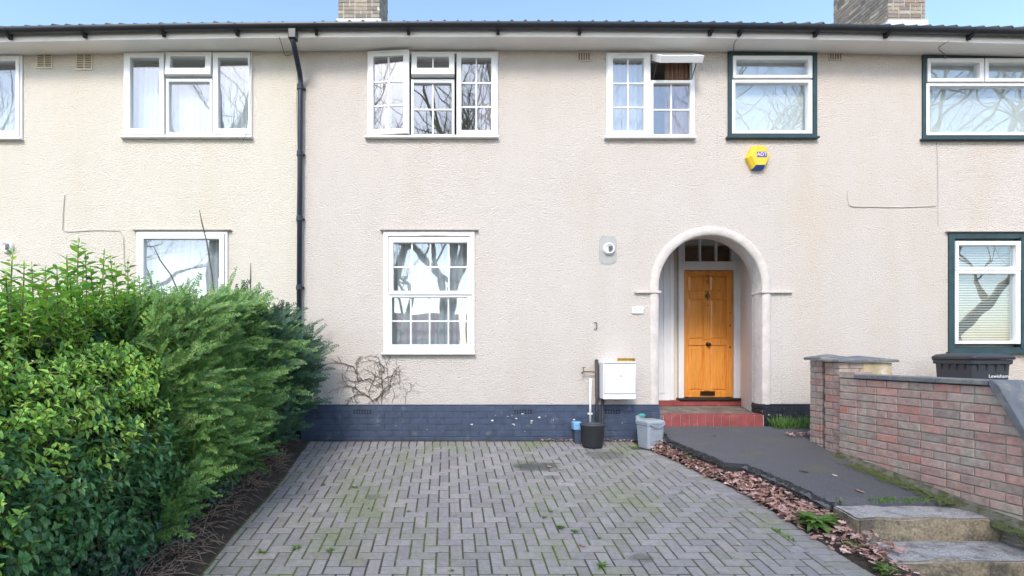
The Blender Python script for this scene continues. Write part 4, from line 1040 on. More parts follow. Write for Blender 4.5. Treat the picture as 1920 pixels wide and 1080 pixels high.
# ------------------------------------------------------------------ asphalt path, steps, kerb
PL = [on_plane(px, py, .19, .13) for px, py in ((1240, 812), (1252, 832), (1300, 852), (1345, 866), (1385, 864), (1420, 880), (1480, 906), (1540, 934), (1590, 948))]
def pathL(Y):
    if Y >= PL[0].y: return PL[0].x
    for a, c in zip(PL, PL[1:]):
        if Y >= c.y: return a.x+(c.x-a.x)*(Y-a.y)/(c.y-a.y)
    return PL[-1].x
b = MB(); e = MB(); n = 90; YS0, YS1 = -.056, 4.385-D; nxp = 14
rr = random.Random(9)
for i in range(n+1):
    Y = YS0+(YS1-YS0)*i/n
    xl = max(pathL(Y), edgeX(Y)+.05)+.030*mnoise.noise((Y*5, 0, 1))+.018*mnoise.noise((Y*23, 4, 1))
    xr_ = 4.36+.0*Y if Y < -.75 else 4.30+.5*min(1, (Y+.75)/.2)
    for k in range(nxp+1):
        u = k/nxp; X = xl+(xr_-xl)*u
        zz = pz(Y)+.012*mnoise.noise((X*1.6, Y*1.6, 0))+.004*mnoise.noise((X*9, Y*9, 3))-(.045*(1-u*10)**2 if u < .1 else 0)
        b.v.append((X, Y, zz-.06*max(0, 1-(Y-YS1)/.12)**2))
    zt = b.v[-(nxp+1)][2]; zg = gz(Y)-.03
    e.v += [(xl+.05+.03*mnoise.noise((Y*14, 2, 2)), Y, zt+.034+rr.uniform(-.003, .003)), (xl+rr.uniform(-.02, .02), Y+rr.uniform(-.01, .01), zt-.005+rr.uniform(-.012, .006)), (xl+.03+rr.uniform(-.03, .02), Y, (zt+zg)/2), (xl-.02+rr.uniform(-.02, .02), Y, zg)]
b.f = [(i*(nxp+1)+k, i*(nxp+1)+k+1, (i+1)*(nxp+1)+k+1, (i+1)*(nxp+1)+k) for i in range(n) for k in range(nxp)]
e.f = [(i*4+q, i*4+q+1, (i+1)*4+q+1, (i+1)*4+q) for i in range(n) for q in range(3)]
pth = b.build('path', 'asphalt', smooth=True, origin=(0, 0, 0)); tag(pth, kind='structure'); WL[pth.name] = Vector()
for i in range(900):                                  # crumbs along the broken edge
    Y = rr.uniform(YS1, -.3); X = max(pathL(Y), edgeX(Y)+.05)+rr.gauss(.02, .035); s_ = rr.uniform(.004, .013); zz = pz(Y)-.012-.05*max(0, min(1, (.05-(X-pathL(Y)))/.05))-rr.uniform(0, .02); o_ = len(e.v)
    for k in range(5):
        a = 6.283*k/5; e.v.append((X+math.cos(a)*s_*rr.uniform(.7, 1.2), Y+math.sin(a)*s_*rr.uniform(.7, 1.2), zz))
    e.v.append((X, Y, zz+s_*.7)); e.f += [(o_+k, o_+(k+1) % 5, o_+5) for k in range(5)]
e.build('broken_edge', 'asphalt_dk', pth, origin=(0, 0, 0), fix=False)
# neighbour's yard behind the wall
b = MB(); b.add([(4.40, -.02, .05), (14, -.02, .03), (14, -6.5, -.3), (4.52, -6.5, -.3), (4.62, -2.0, .0)], [(0, 4, 3, 2, 1)]); yd = b.build('yard', 'ground'); tag(yd, kind='structure')

def rough_block(x0, x1, y0, y1, z0, z1, seed, skew=0.0, chips=.012):
    bm = bmesh.new(); bmesh.ops.create_cube(bm, size=1)
    for v in bm.verts: v.co = Vector((x0+(x1-x0)*(v.co.x+.5), y0+(y1-y0)*(v.co.y+.5), z0+(z1-z0)*(v.co.z+.5)))
    bmesh.ops.bevel(bm, geom=bm.edges[:], offset=.014, segments=2, affect='EDGES')
    for _ in range(3):
        bmesh.ops.subdivide_edges(bm, edges=[e for e in bm.edges if e.calc_length() > .05], cuts=1, use_grid_fill=True)
    bmesh.ops.triangulate(bm, faces=[f for f in bm.faces if len(f.verts) > 4])
    for v in bm.verts:
        p = v.co.copy(); q = Vector((mnoise.noise(p*9+Vector((seed, 0, 0))), mnoise.noise(p*9+Vector((0, seed, 0))), mnoise.noise(p*9+Vector((0, 0, seed)))))
        q2 = mnoise.noise(p*28+Vector((seed, 3, 1)))
        v.co += q*chips+Vector((0, q2*.007, q2*.009)); v.co.x += skew*(p.y-y0)
    b = MB(); bm.verts.index_update(); b.v = [tuple(v.co) for v in bm.verts]; b.f = [tuple(v.index for v in f.verts) for f in bm.faces]; bm.free(); return b
STP = thing('entrance_steps', 'two worn concrete steps at the end of the asphalt path', 'steps', (3.8, -3, -.45))
for (x0, x1, t0, t1, zt, sd) in ((3.225, 4.34, 4.06, 4.40, -.163, 1.3), (3.17, 4.60, 3.68, 4.075, -.345, 5.1), (3.12, 4.70, 3.27, 3.70, -.525, 9.2)):
    bk = rough_block(x0, x1, t0-D, t1-D, zt-.30, zt, sd, .1)
    o = bk.build('step', 'concrete', STP, smooth=False)
    o.data.materials.append(M['concrete_top'])
    for p in o.data.polygons: 
        if p.normal.z > .6: p.material_index = 1
# soil strip between drive and path
b = MB(); n = 80; m_ = 6
for i in range(n+1):
    Y = -.1-4.2*i/n; xa = edgeX(Y)+.002; xb = (max(pathL(Y), edgeX(Y)+.05)+.05) if Y > YS1 else 3.26
    for k in range(m_+1):
        u = k/m_; X = xa+(xb-xa)*u
        b.v.append((X, Y, gz(Y)-.02+.05*math.sin(u*math.pi*.6)+.02*mnoise.noise((X*12, Y*12, 0))))
b.f = [(i*(m_+1)+k, i*(m_+1)+k+1, (i+1)*(m_+1)+k+1, (i+1)*(m_+1)+k) for i in range(n) for k in range(m_)]
so = b.build('soil_strip', 'soil', smooth=True); tag(so, kind='structure')
# soil bed under the hedge
b = MB(); n = 60; m_ = 22
for i in range(n+1):
    Y = -.02-5.2*i/n
    for k in range(m_+1):
        X = leftX(Y)-.004-2.2*k/m_
        b.v.append((X, Y, gz(Y)-.012+min(.08, .25*(k/m_))+.018*mnoise.noise((X*9, Y*9, 2))*(1 if k else 0)))
b.f = [(i*(m_+1)+k, i*(m_+1)+k+1, (i+1)*(m_+1)+k+1, (i+1)*(m_+1)+k) for i in range(n) for k in range(m_)]
so = b.build('soil_bed', 'soil', smooth=True); tag(so, kind='structure')

# ------------------------------------------------------------------ foliage helpers
def rv(r, s=1): return Vector((r.gauss(0, s), r.gauss(0, s), r.gauss(0, s)))
def leaf(b, p, d, nrm, ln, wd, droop=.15):
    d = d.normalized(); s = d.cross(nrm)
    if s.length < 1e-4: s = d.cross(Vector((.3, .2, .9)))
    s.normalize(); n = s.cross(d).normalized()
    o = len(b.v)
    mid = p+d*ln*.5+n*ln*.03; tip = p+d*ln-n*ln*droop
    b.v += [tuple(p), tuple(p+d*ln*.35+s*wd*.5+n*wd*.22), tuple(p+d*ln*.70+s*wd*.36+n*wd*.12-n*ln*droop*.4), tuple(tip), tuple(p+d*ln*.70-s*wd*.36+n*wd*.12-n*ln*droop*.4), tuple(p+d*ln*.35-s*wd*.5+n*wd*.22), tuple(mid)]
    b.f += [(o, o+1, o+2, o+6), (o+6, o+2, o+3), (o, o+6, o+4, o+5), (o+6, o+3, o+4)]
def shoot(b, st, p, d, ln, r, lf=(.035, .055), gap=.028, n0=0, bend=.25, wr=.48, stem_r=.0028, up=.25):
    pts = [p.copy()]; dirs = []; q = p.copy(); dd = d.normalized(); n = max(3, int(ln/gap)); az = r.uniform(0, 6.28)
    for i in range(n):
        dd = (dd+rv(r, bend*.12)+Vector((0, 0, up*.06))).normalized(); q = q+dd*gap; pts.append(q.copy()); dirs.append(dd.copy())
    for i in range(n0, n):
        a = az+(i % 2)*1.57+r.uniform(-.3, .3); dd = dirs[i]
        s = dd.cross(Vector((math.cos(a), math.sin(a), .17)))
        if s.length < 1e-3: continue
        s.normalize(); tp = 1-.55*max(0, (i-n*.7)/(n*.3+.01))
        for sg in (-1, 1):
            if r.random() < .07: continue
            l = r.uniform(*lf)*tp
            ld = (s*sg+dd*r.uniform(.25, .75)+Vector((0, 0, r.uniform(-.25, .3)))).normalized()
            leaf(b, pts[i+1], ld, dd+Vector((0, 0, .6))+rv(r, .25), l, l*wr*r.uniform(.85, 1.1), r.uniform(.05, .3))
    leaf(b, pts[-1], dirs[-1], Vector((r.uniform(-1, 1), r.uniform(-1, 1), .3)), r.uniform(*lf)*.5, .012)
    if st is not None: st.tube(pts[::3]+[pts[-1]] if len(pts) > 4 else pts, [stem_r]*(len(pts[::3]))+[stem_r*.5] if len(pts) > 4 else stem_r, 3, cap=False)

# ------------------------------------------------------------------ privet
rr = random.Random(31)
def htop(Y): return 1.20+(Y+4.3)*.13
def face_x(Y, z):                                     # right-hand surface of the hedge
    h = (z-gz(Y))/(htop(Y)-gz(Y))
    return -2.28+.20*math.sin(max(0, min(1, h))*math.pi)+.10*mnoise.noise((Y*1.7, z*1.9, 5))-(.35*max(0, h-.75)/.25 if h > .75 else 0)
PV = thing('privet_shrub', 'bushy green privet hedge with upright shoots beside the soil bed', 'hedge', (-2.9, -3.6, gz(-3.6)))
up_, lo_, st_ = MB(), MB(), MB()
for i in range(1500):                                 # the face towards the drive
    Y = rr.uniform(-5.0, -2.35); z = rr.uniform(gz(Y)+.05, htop(Y)+.02)
    dp_ = abs(rr.gauss(0, .16)); X = face_x(Y, z)-dp_-.05
    d = Vector((rr.uniform(.15, 1), rr.uniform(-.9, .4), rr.uniform(.1, 1.1)))
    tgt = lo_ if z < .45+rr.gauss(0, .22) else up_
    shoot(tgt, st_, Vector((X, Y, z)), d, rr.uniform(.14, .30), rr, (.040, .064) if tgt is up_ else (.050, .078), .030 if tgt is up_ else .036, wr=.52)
for i in range(1100):                                 # the end towards the camera and the top
    if i < 650: Y = rr.uniform(-5.1, -4.7); X = rr.uniform(-3.9, -2.2); z = rr.uniform(gz(Y), htop(Y))
    else: Y = rr.uniform(-5.0, -2.0); X = rr.uniform(-3.7, -2.35); z = htop(Y)-abs(rr.gauss(0, .07))
    d = Vector((rr.uniform(-.5, .6), rr.uniform(-.7, .3), rr.uniform(.3, 1.2)))
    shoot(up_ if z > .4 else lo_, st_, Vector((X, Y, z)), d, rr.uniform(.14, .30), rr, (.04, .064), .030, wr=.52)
def px_shoot(px, py_top, X, py_base=None, lf=(.082, .115), ln=None):
    t = X*F/(px-CX); Y = t-D; z1 = H-(py_top-CY)*t/F
    ln = ln or .45; p = Vector((X+rr.uniform(-.05, .05), Y, z1-ln))
    shoot(up_, st_, p, Vector((rr.uniform(-.06, .06), rr.uniform(-.1, .05), 1)), ln, rr, lf, .035, wr=.46, bend=.12, stem_r=.0045)
for px, py, ln in ((148, 452, .5), (170, 468, .5), (135, 480, .45), (188, 476, .5), (205, 478, .42), (160, 500, .5), (178, 505, .4), (232, 488, .42), (215, 500, .4), (118, 492, .35), (62, 490, .42), (30, 475, .5), (8, 470, .5),
                   (45, 500, .4), (88, 505, .36), (102, 500, .3), (70, 520, .4), (20, 520, .4), (128, 520, .4), (195, 530, .4), (245, 545, .3), (262, 530, .32), (275, 520, .3), (150, 540, .4), (90, 545, .35), (285, 548, .28), (300, 555, .26), (222, 545, .3)):
    px_shoot(px, py, rr.uniform(-2.65, -2.4), ln=ln)
# foreground sprays at the foot
for px, py in ((30, 870), (75, 905), (140, 860), (60, 960), (130, 960), (210, 830), (20, 1000), (160, 1000), (180, 900), (100, 1010), (250, 905), (210, 960), (40, 820), (120, 800), (250, 860)):
    t = 2.12*F/(CX-px); Y = t-D; z = H-(py-CY)*t/F
    shoot(lo_, st_, Vector((-2.18, Y, z-.10)), Vector((.5, -.45, .8)), .20, rr, (.060, .082), .036, wr=.48, stem_r=.0035)
for i in range(150):                                  # woody stems inside
    Y = rr.uniform(-4.9, -2.3); X = rr.uniform(-3.3, -2.35); z = gz(Y)
    p = [Vector((X, Y, z))]
    for k in range(5): p.append(p[-1]+Vector((rr.uniform(-.12, .14), rr.uniform(-.14, .14), .30)))
    st_.tube(p, [.013, .011, .009, .007, .005, .003], 4, cap=False)
# the 300 biggest-looking leaves become parts of their own
def split_leaves(b, nmax):
    n = len(b.v)//7; sc = []
    for i in range(n):
        c = Vector(b.v[i*7+6]); t = c.y+D
        if t < .5: continue
        px = CX+c.x*F/t; py = CY+(H-c.z)*F/t
        if not (5 < px < 1915 and 5 < py < 1075): continue
        a = Vector(b.v[i*7]); e_ = Vector(b.v[i*7+3]); l1 = Vector(b.v[i*7+1]); l2 = Vector(b.v[i*7+5])
        ar = abs((e_-a).cross(l1-l2).dot(Vector((c.x, t, c.z-H)).normalized()))/(t*t)
        vis = 1.0 if c.x > face_x(c.y, c.z)-.05 else .2
        sc.append((ar*vis, i))
    sc.sort(reverse=True); pick = {i for _, i in sc[:nmax]}
    keep = MB(); out = []
    for i in range(n):
        v = b.v[i*7:i*7+7]; f = [(0, 1, 2, 6), (6, 2, 3), (0, 6, 4, 5), (6, 3, 4)]
        if i in pick: out.append(MB().add(v, f))
        else: keep.add(v, f)
    return keep, out
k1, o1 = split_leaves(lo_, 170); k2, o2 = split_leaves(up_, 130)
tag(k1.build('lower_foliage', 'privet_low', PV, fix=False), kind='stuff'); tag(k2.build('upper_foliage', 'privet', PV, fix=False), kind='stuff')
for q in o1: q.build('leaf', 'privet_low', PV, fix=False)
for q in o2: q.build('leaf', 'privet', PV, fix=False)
tag(st_.build('stems', 'twig', PV, fix=False), kind='stuff')

# ------------------------------------------------------------------ conifer
CF = thing('conifer_shrub', 'dark green feathery conifer hedge growing against the house wall', 'hedge', (-2.5, -1.3, gz(-1.3)))
def spray(b, p, d, nrm, ln, r):
    d = d.normalized(); s = d.cross(nrm)
    if s.length < 1e-3: return
    s.normalize(); n = s.cross(d).normalized(); m = 11; q = p.copy(); dd = d.copy()
    for i in range(m):
        u = i/m; w_ = ln*.27*(math.sin(min(1, u*1.5+.25)*math.pi*.62))*(1-u*.55)
        nq = q+dd*ln/m; o = len(b.v); ww = .0035
        b.v += [tuple(q-s*ww), tuple(q+s*ww), tuple(nq+s*ww*.8), tuple(nq-s*ww*.8)]; b.f.append((o, o+1, o+2, o+3))
        for sg in (-1, 1):
            if r.random() < .06: continue
            bd = (dd*.75+s*sg*.85+n*r.uniform(-.12, .12)).normalized(); l = w_*r.uniform(.75, 1.15)
            side = bd.cross(n).normalized(); tw = .0065
            e_ = q+bd*l-n*l*.12; md = q+bd*l*.5; o = len(b.v)
            b.v += [tuple(q), tuple(md+side*tw), tuple(e_), tuple(md-side*tw)]; b.f.append((o, o+1, o+2, o+3))
            if l > .035:
                for sg2 in (-1, 1):
                    b2 = (bd*.7+side*sg2*.8).normalized(); e2 = md+b2*l*.42; s2 = b2.cross(n).normalized()*.0042; o = len(b.v)
                    mm = md+b2*l*.2
                    b.v += [tuple(md), tuple(mm+s2), tuple(e2), tuple(mm-s2)]; b.f.append((o, o+1, o+2, o+3))
        q = nq; dd = (dd-Vector((0, 0, .035))+rv(r, .035)).normalized()
def cface(Y, z):
    h = (z-gz(Y))/(1.78-gz(Y)); h = max(0, min(1.05, h))
    w_ = math.sin(math.pi*min(1, .16+.80*h))**.75 if h < .98 else .2
    fy = 1 if Y < -.9 else 1
    return -2.34+.46*w_*(1+.42*math.exp(-((Y+.75)/.6)**2))+.20*mnoise.noise((Y*2.9, z*2.6, 9))
c1, c2_, cst = MB(), MB(), MB()
def plume(b, p, d, nrm, ln, r):
    d = d.normalized(); s_ = d.cross(nrm)
    if s_.length < 1e-3: return
    s_.normalize(); q = p.copy(); dd = d.copy(); n = 5
    for k in range(n):
        sg = 1 if k % 2 else -1
        spray(b, q, (dd+s_*sg*r.uniform(.3, .6)+rv(r, .08)), nrm+rv(r, .25), ln*r.uniform(.40, .58)*(1-.05*k), r)
        q = q+dd*ln*.14; dd = (dd+rv(r, .06)-Vector((0, 0, .02))).normalized()
    spray(b, q, dd, nrm+rv(r, .15), ln*.5, r)
for i in range(1150):
    Y = rr.uniform(-2.75, -.20) if rr.random() < .9 else rr.uniform(-3.0, -2.6)
    z = rr.uniform(gz(Y)+.10, 1.44+.06*math.sin(Y*3))
    if mnoise.noise((Y*4.2, z*3.6, 2)) < -.25: continue
    X = cface(Y, z)-abs(rr.gauss(0, .12))-.21
    d = Vector((rr.uniform(.35, 1.0), rr.uniform(-.7, .35), rr.uniform(.2, 1.2)))
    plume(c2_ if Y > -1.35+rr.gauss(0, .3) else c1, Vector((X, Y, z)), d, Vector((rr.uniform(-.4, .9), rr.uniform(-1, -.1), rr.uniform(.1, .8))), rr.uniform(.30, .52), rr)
for i in range(420):                                  # top and the face towards the camera above the privet
    Y = rr.uniform(-2.9, -.25); X = rr.uniform(-3.5, -2.0 if Y < -1.5 else -1.95); z = 1.24+.06*math.sin(Y*3.1)+.05*mnoise.noise((X*2, Y*2, 0))+rr.uniform(-.10, .08)
    if Y > -.9: z -= .06
    d = Vector((rr.uniform(-.35, .5), rr.uniform(-.5, .3), rr.uniform(.8, 1.5)))
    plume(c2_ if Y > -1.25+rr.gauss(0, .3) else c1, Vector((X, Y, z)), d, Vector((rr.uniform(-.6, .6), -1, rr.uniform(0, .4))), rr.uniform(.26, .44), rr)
for i in range(26):
    Y = rr.uniform(-2.6, -.3); X = rr.uniform(-3.0, -2.3); p = [Vector((X, Y, gz(Y)))]
    for k in range(6): p.append(p[-1]+Vector((rr.uniform(-.08, .1), rr.uniform(-.08, .08), .27)))
    cst.tube(p, [.03, .027, .022, .017, .012, .008, .004], 6, cap=False)
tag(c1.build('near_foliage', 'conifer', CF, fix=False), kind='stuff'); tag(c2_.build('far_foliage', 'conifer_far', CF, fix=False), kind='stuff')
tag(cst.build('stems', 'twig', CF, fix=False), kind='stuff')
# dark green leaves added inside the hedge to block light and see-through gaps
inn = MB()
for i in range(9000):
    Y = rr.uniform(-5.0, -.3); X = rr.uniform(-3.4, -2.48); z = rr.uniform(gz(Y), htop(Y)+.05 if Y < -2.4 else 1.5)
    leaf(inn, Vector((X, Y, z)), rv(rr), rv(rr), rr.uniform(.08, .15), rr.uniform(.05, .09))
tag(inn.build('filler_foliage', 'ivy', CF, fix=False), kind='stuff')
# bare twigs above the hedge
def bare(pts, label, X=-2.6):
    w_ = []
    for px, py in pts:
        t = X*F/(px-CX); w_.append((X, t-D, H-(py-CY)*t/F))
    o = MB().tube(w_, [.006]*(len(w_)-1)+[.003], 5).build('bare_twig', 'vine'); tag(o, label, 'twig', 'bare twigs above the hedge')
def bare2(pts, Y, label):
    w_ = [(wx(px, Y), Y, wz(py, Y)) for px, py in pts]
    o = MB().tube(w_, [.007]*(len(w_)-1)+[.003], 5).build('bare_twig', 'vine'); tag(o, label, 'twig', 'bare twigs above the hedge')
bare2([(402, 560), (398, 520), (388, 455), (379, 420), (374, 394)], -1.6, 'tall bare twig crossing the lower cream house window')
bare2([(340, 560), (320, 515), (300, 488), (288, 462)], -1.8, 'shorter slanting bare twig in front of the lower cream house window')
bare2([(469, 560), (470, 520), (470, 493)], -1.5, 'short upright bare twig between lower window and downpipe')

# ------------------------------------------------------------------ ivy and dead twigs at the foot of the hedge
iv = MB()
for i in range(3800):
    Y = rr.uniform(-4.6, -.5); z = gz(Y)+abs(rr.gauss(0, .22)); X = -2.20+.10*mnoise.noise((Y*3, z*3, 1))-.06*max(0, z-gz(Y))+rr.gauss(0, .05)
    if Y > -2.2: X += .06
    l = rr.uniform(.03, .055)
    leaf(iv, Vector((X, Y, z)), Vector((rr.uniform(-.2, .7), rr.uniform(-.8, .4), rr.uniform(-.9, .4))), Vector((1, -.8, .7))+rv(rr, .35), l, l*.95, .1)
IV = iv.build('ivy', 'ivy', fix=False); tag(IV, 'dark ivy creeping along the foot of the hedge', 'ivy', kind='stuff')
dt = MB()
for i in range(620):
    Y = rr.choice((-1.0, -1.6, -2.2, -2.8, -3.3, -3.8))+rr.gauss(0, .17); X = -2.02+rr.gauss(0, .11); z = gz(Y)+.03+abs(rr.gauss(0, .05))
    d = Vector((rr.gauss(.3, .6), rr.gauss(0, .6), rr.gauss(0, .3))).normalized(); l = rr.uniform(.06, .20)
    dt.tube([Vector((X, Y, z)), Vector((X, Y, z))+d*l*.5+Vector((0, 0, .01)), Vector((X, Y, z))+d*l], [.003, .0025, .0015], 3, cap=False)
DT = dt.build('dead_twigs', 'deadtwig', fix=False); tag(DT, 'brown dead twigs lying on the soil under the hedge', 'twigs', kind='stuff')

# ------------------------------------------------------------------ dead vine on the wall
VN = MB()
def vine(x, z, a, ln, r0, depth):
    pts = [(x, -.010, z)]; q = Vector((x, z)); n = max(3, int(ln/.02)); fuzz = []
    for i in range(n):
        a += rr.gauss(0, .22); q = q+Vector((math.cos(a), math.sin(a)))*.02; pts.append((q.x, -.010-rr.uniform(0, .008), q.y))
        if depth > 0 and rr.random() < .18: vine(q.x, q.y, a+rr.choice((-1, 1))*rr.uniform(.5, 1.1), ln*rr.uniform(.25, .55), r0*.6, depth-1)
        if rr.random() < .6:
            e_ = a+rr.choice((-1, 1))*rr.uniform(.6, 1.5); l = rr.uniform(.006, .018)
            VN.tube([(q.x, -.010, q.y), (q.x+math.cos(e_)*l, -.016, q.y+math.sin(e_)*l)], .0018, 3, cap=False)
    VN.tube(pts, [r0*(1-.6*i/n) for i in range(len(pts))], 4, cap=False)
for (px, py, a, ln, r0) in ((700, 755, 100, .55, .006), (705, 752, 75, .6, .006), (690, 745, 130, .45, .005), (715, 745, 60, .55, .006), (700, 715, 140, .35, .006), (672, 718, 95, .28, .006), (668, 700, 92, .40, .007),
                        (730, 725, 75, .40, .004), (735, 755, 75, .35, .003), (760, 757, 80, .35, .0025), (690, 757, 20, .2, .004), (672, 757, 120, .25, .003), (720, 700, 85, .28, .005), (748, 720, 90, .3, .0025), (715, 757, 95, .45, .004), (690, 735, 60, .4, .004), (700, 812, 95, .42, .0035), (690, 812, 80, .4, .003), (655, 815, 70, .35, .002)):
    vine(wx(px), wz(py), R(a), ln, r0, 2)
vo = VN.build('dead_vine', 'vine', fix=False); tag(vo, 'leafless dead vine clinging to the wall under the sash window', 'vine')

# ------------------------------------------------------------------ leaf litter
def dead_leaf(b, p, r, s):
    d = Vector((r.uniform(-1, 1), r.uniform(-1, 1), r.uniform(-.35, .35))).normalized(); nr = (Vector((0, 0, 1))+rv(r, .45)).normalized()
    sd_ = d.cross(nr).normalized(); nr = sd_.cross(d); o = len(b.v); cu = r.uniform(.1, .6)*s
    L_ = [(0, 0), (.25, .20), (.38, .12), (.55, .30), (.70, .14), (.85, .20), (1, 0)]
    for u, w_ in L_: b.v.append(tuple(p+d*(u-.5)*s*1.5+nr*cu*(u-.5)**2))
    for sg in (1, -1):
        for u, w_ in L_[1:-1]: b.v.append(tuple(p+d*(u-.5)*s*1.5+sd_*sg*w_*s*1.3+nr*(cu*(u-.5)**2+cu*.7*w_+r.uniform(0, .12)*s)))
    for k, st in ((0, 7), (1, 12)):
        b.f += [(o, o+1, o+st)]+[(o+1+i, o+2+i, o+st+1+i, o+st+i) for i in range(4)]+[(o+5, o+6, o+st+4)]
LL = MB(); rr = random.Random(77)
for i in range(1700):
    Y = -.35-2.75*rr.random()**1.05; u = rr.random(); 
    if rr.random() > (1.0 if -2.5 < Y < -.4 else .4): continue
    X = edgeX(Y)-.025+u*(max(pathL(Y), edgeX(Y)+.07)+.02-edgeX(Y))+rr.gauss(0, .015)
    dead_leaf(LL, Vector((X, Y, gz(Y)+.010+.085*u+rr.uniform(0, .035))), rr, rr.uniform(.028, .058))
for i in range(120):
    X = rr.uniform(1.2, 2.75); Y = rr.uniform(-.14, -.06)
    dead_leaf(LL, Vector((X, Y, gz(Y)+.012+rr.uniform(0, .02))), rr, rr.uniform(.018, .036))
for i in range(90):
    X = rr.uniform(4.15, 4.7); Y = rr.uniform(-.62, -.45); dead_leaf(LL, Vector((X, Y, pz(Y)+.02+rr.uniform(0, .03))), rr, rr.uniform(.02, .04))
for i in range(120):
    Y = rr.uniform(-3.6, -2.75); X = rr.uniform(edgeX(Y)+.01, 3.22) if rr.random() < .75 else rr.uniform(4.28, 4.42)
    dead_leaf(LL, Vector((X, Y, (gz(Y)+.05 if X < 4 else -.32)+rr.uniform(0, .05))), rr, rr.uniform(.02, .045))
o = LL.build('leaf_litter', 'deadleaf', fix=False); tag(o, 'drift of brown fallen leaves between the paving and the path', 'leaves', kind='stuff')
single = [(1338, 819, .055, 'path'), (1395, 846, .03, 'path'), (1506, 886, .07, 'path'), (1565, 894, .04, 'path'), (1612, 924, .06, 'path'), (1724, 922, .07, 'path'), (1348, 804, .04, 'path'), (1590, 860, .07, 'path'), (1655, 880, .06, 'path'), (1663, 888, .05, 'path'),
          (1090, 1026, .05, 'drive'), (1165, 849, .05, 'drive'), (1030, 877, .05, 'drive'), (930, 872, .03, 'drive'), (1092, 886, .04, 'drive'), (1386, 1024, .03, 'drive')]
LAB = {'path': 'pale brown fallen leaf lying alone on the asphalt path', 'drive': 'small fallen leaf lying alone on the block paving'}
for px, py, s, wh in single:
    p = on_plane(px, py, .19, .13) if wh == 'path' else on_plane(px, py, 0, SL)
    b = MB(); dead_leaf(b, p+Vector((0, 0, .012)), rr, s*.9); o = b.build('fallen_leaf', 'deadleaf', fix=False)
    tag(o, LAB[wh], 'leaf', 'single leaves on the '+wh)

# ------------------------------------------------------------------ weeds
def clump(p, n, ln, wd, label, name='weed', group=None, m='weed', upv=.9, cat='weed'):
    b = MB()
    for i in range(n):
        a = rr.uniform(0, 6.28); d = Vector((math.cos(a), math.sin(a), rr.uniform(.2, 1.3)*upv)); l = ln*rr.uniform(.6, 1.1)
        leaf(b, p+Vector((math.cos(a), math.sin(a), 0))*ln*.12*rr.random(), d, Vector((-math.cos(a)*.5, -math.sin(a)*.5, 1)), l, wd*rr.uniform(.7, 1.1), .35)
    o = b.build(name, m, fix=False); tag(o, label, cat, group); return o
def dv(px, py, dz=.0): q = on_plane(px, py, 0, SL); q.z += dz; return q
clump(Vector((3.06, -2.53, -.29)), 60, .17, .07, 'large leafy green weed growing in the leaves beside the steps', name='leafy_weed')
clump(Vector((2.77, -1.02, -.07)), 18, .14, .035, 'upright weed in the leaf drift beside the drive', name='leafy_weed')
clump(Vector((3.09, -2.88, -.35)), 40, .08, .035, 'low green weed in the soil strip beside the lower step', name='leafy_weed')
clump(Vector((3.07, -3.2, -.40)), 50, .085, .035, 'dark green creeping weed at the corner of the bottom step', name='leafy_weed')
for px, py, n, s in ((1050, 990, 26, .05), (1078, 998, 14, .045), (1128, 1063, 16, .06), (1020, 972, 9, .035), (1032, 960, 9, .035), (1124, 1010, 8, .03), (1045, 862, 5, .03), (490, 1037, 12, .05), (556, 1030, 12, .05), (618, 1034, 12, .045), (665, 915, 10, .045), (1275, 925, 10, .03), (955, 818, 14, .05), (1005, 821, 16, .05), (920, 821, 9, .04), (770, 819, 10, .04), (845, 1072, 7, .03), (605, 910, 9, .04), (570, 951, 7, .03), (690, 955, 7, .025), (766, 960, 8, .03)):
    lab = 'small green weed sprouting from a joint of the block paving' if py > 830 else 'small green weed growing at the foot of the blue plinth'
    clump(dv(px, py, .003), n, s, s*.36, lab, group='weeds in the paving joints' if py > 830 else 'weeds along the plinth')
gr = MB()
for i in range(420):                                  # grass by the black plinth and in the edge joint
    X = rr.uniform(4.22, 4.85); Y = rr.uniform(-.2, -.03); h = rr.uniform(.05, .19)
    leaf(gr, Vector((X, Y, pz(Y)-.01)), Vector((rr.uniform(-.3, .3), rr.uniform(-.4, .1), 1)), Vector((rr.uniform(-1, 1), -1, .1)), h, .008, .25)
for i in range(500):
    Y = rr.uniform(-3.4, -2.2); X = edgeX(Y)-.21+rr.gauss(0, .012)
    if mnoise.noise((Y*4, 1, 1)) < .05: continue
    leaf(gr, Vector((X, Y, gz(Y)-.01)), Vector((rr.uniform(-.6, .6), rr.uniform(-.6, .6), .9)), Vector((rr.uniform(-1, 1), -1, .3)), rr.uniform(.012, .04), .006, .2)
for i in range(330):
    X = rr.uniform(3.33, 4.2); Y = YS1+rr.uniform(.0, .10)-.02
    if mnoise.noise((X*3, 7, 1)) < -.15: continue
    leaf(gr, Vector((X, Y, pz(Y)-.005)), Vector((rr.uniform(-.6, .6), rr.uniform(-.8, .3), .8)), Vector((rr.uniform(-1, 1), -1, .3)), rr.uniform(.012, .035), .008, .2)
o = gr.build('grass_tufts', 'weed', fix=False); tag(o, 'tufts of grass along wall foot, step and paving edge', 'grass', kind='stuff')
ms = MB()
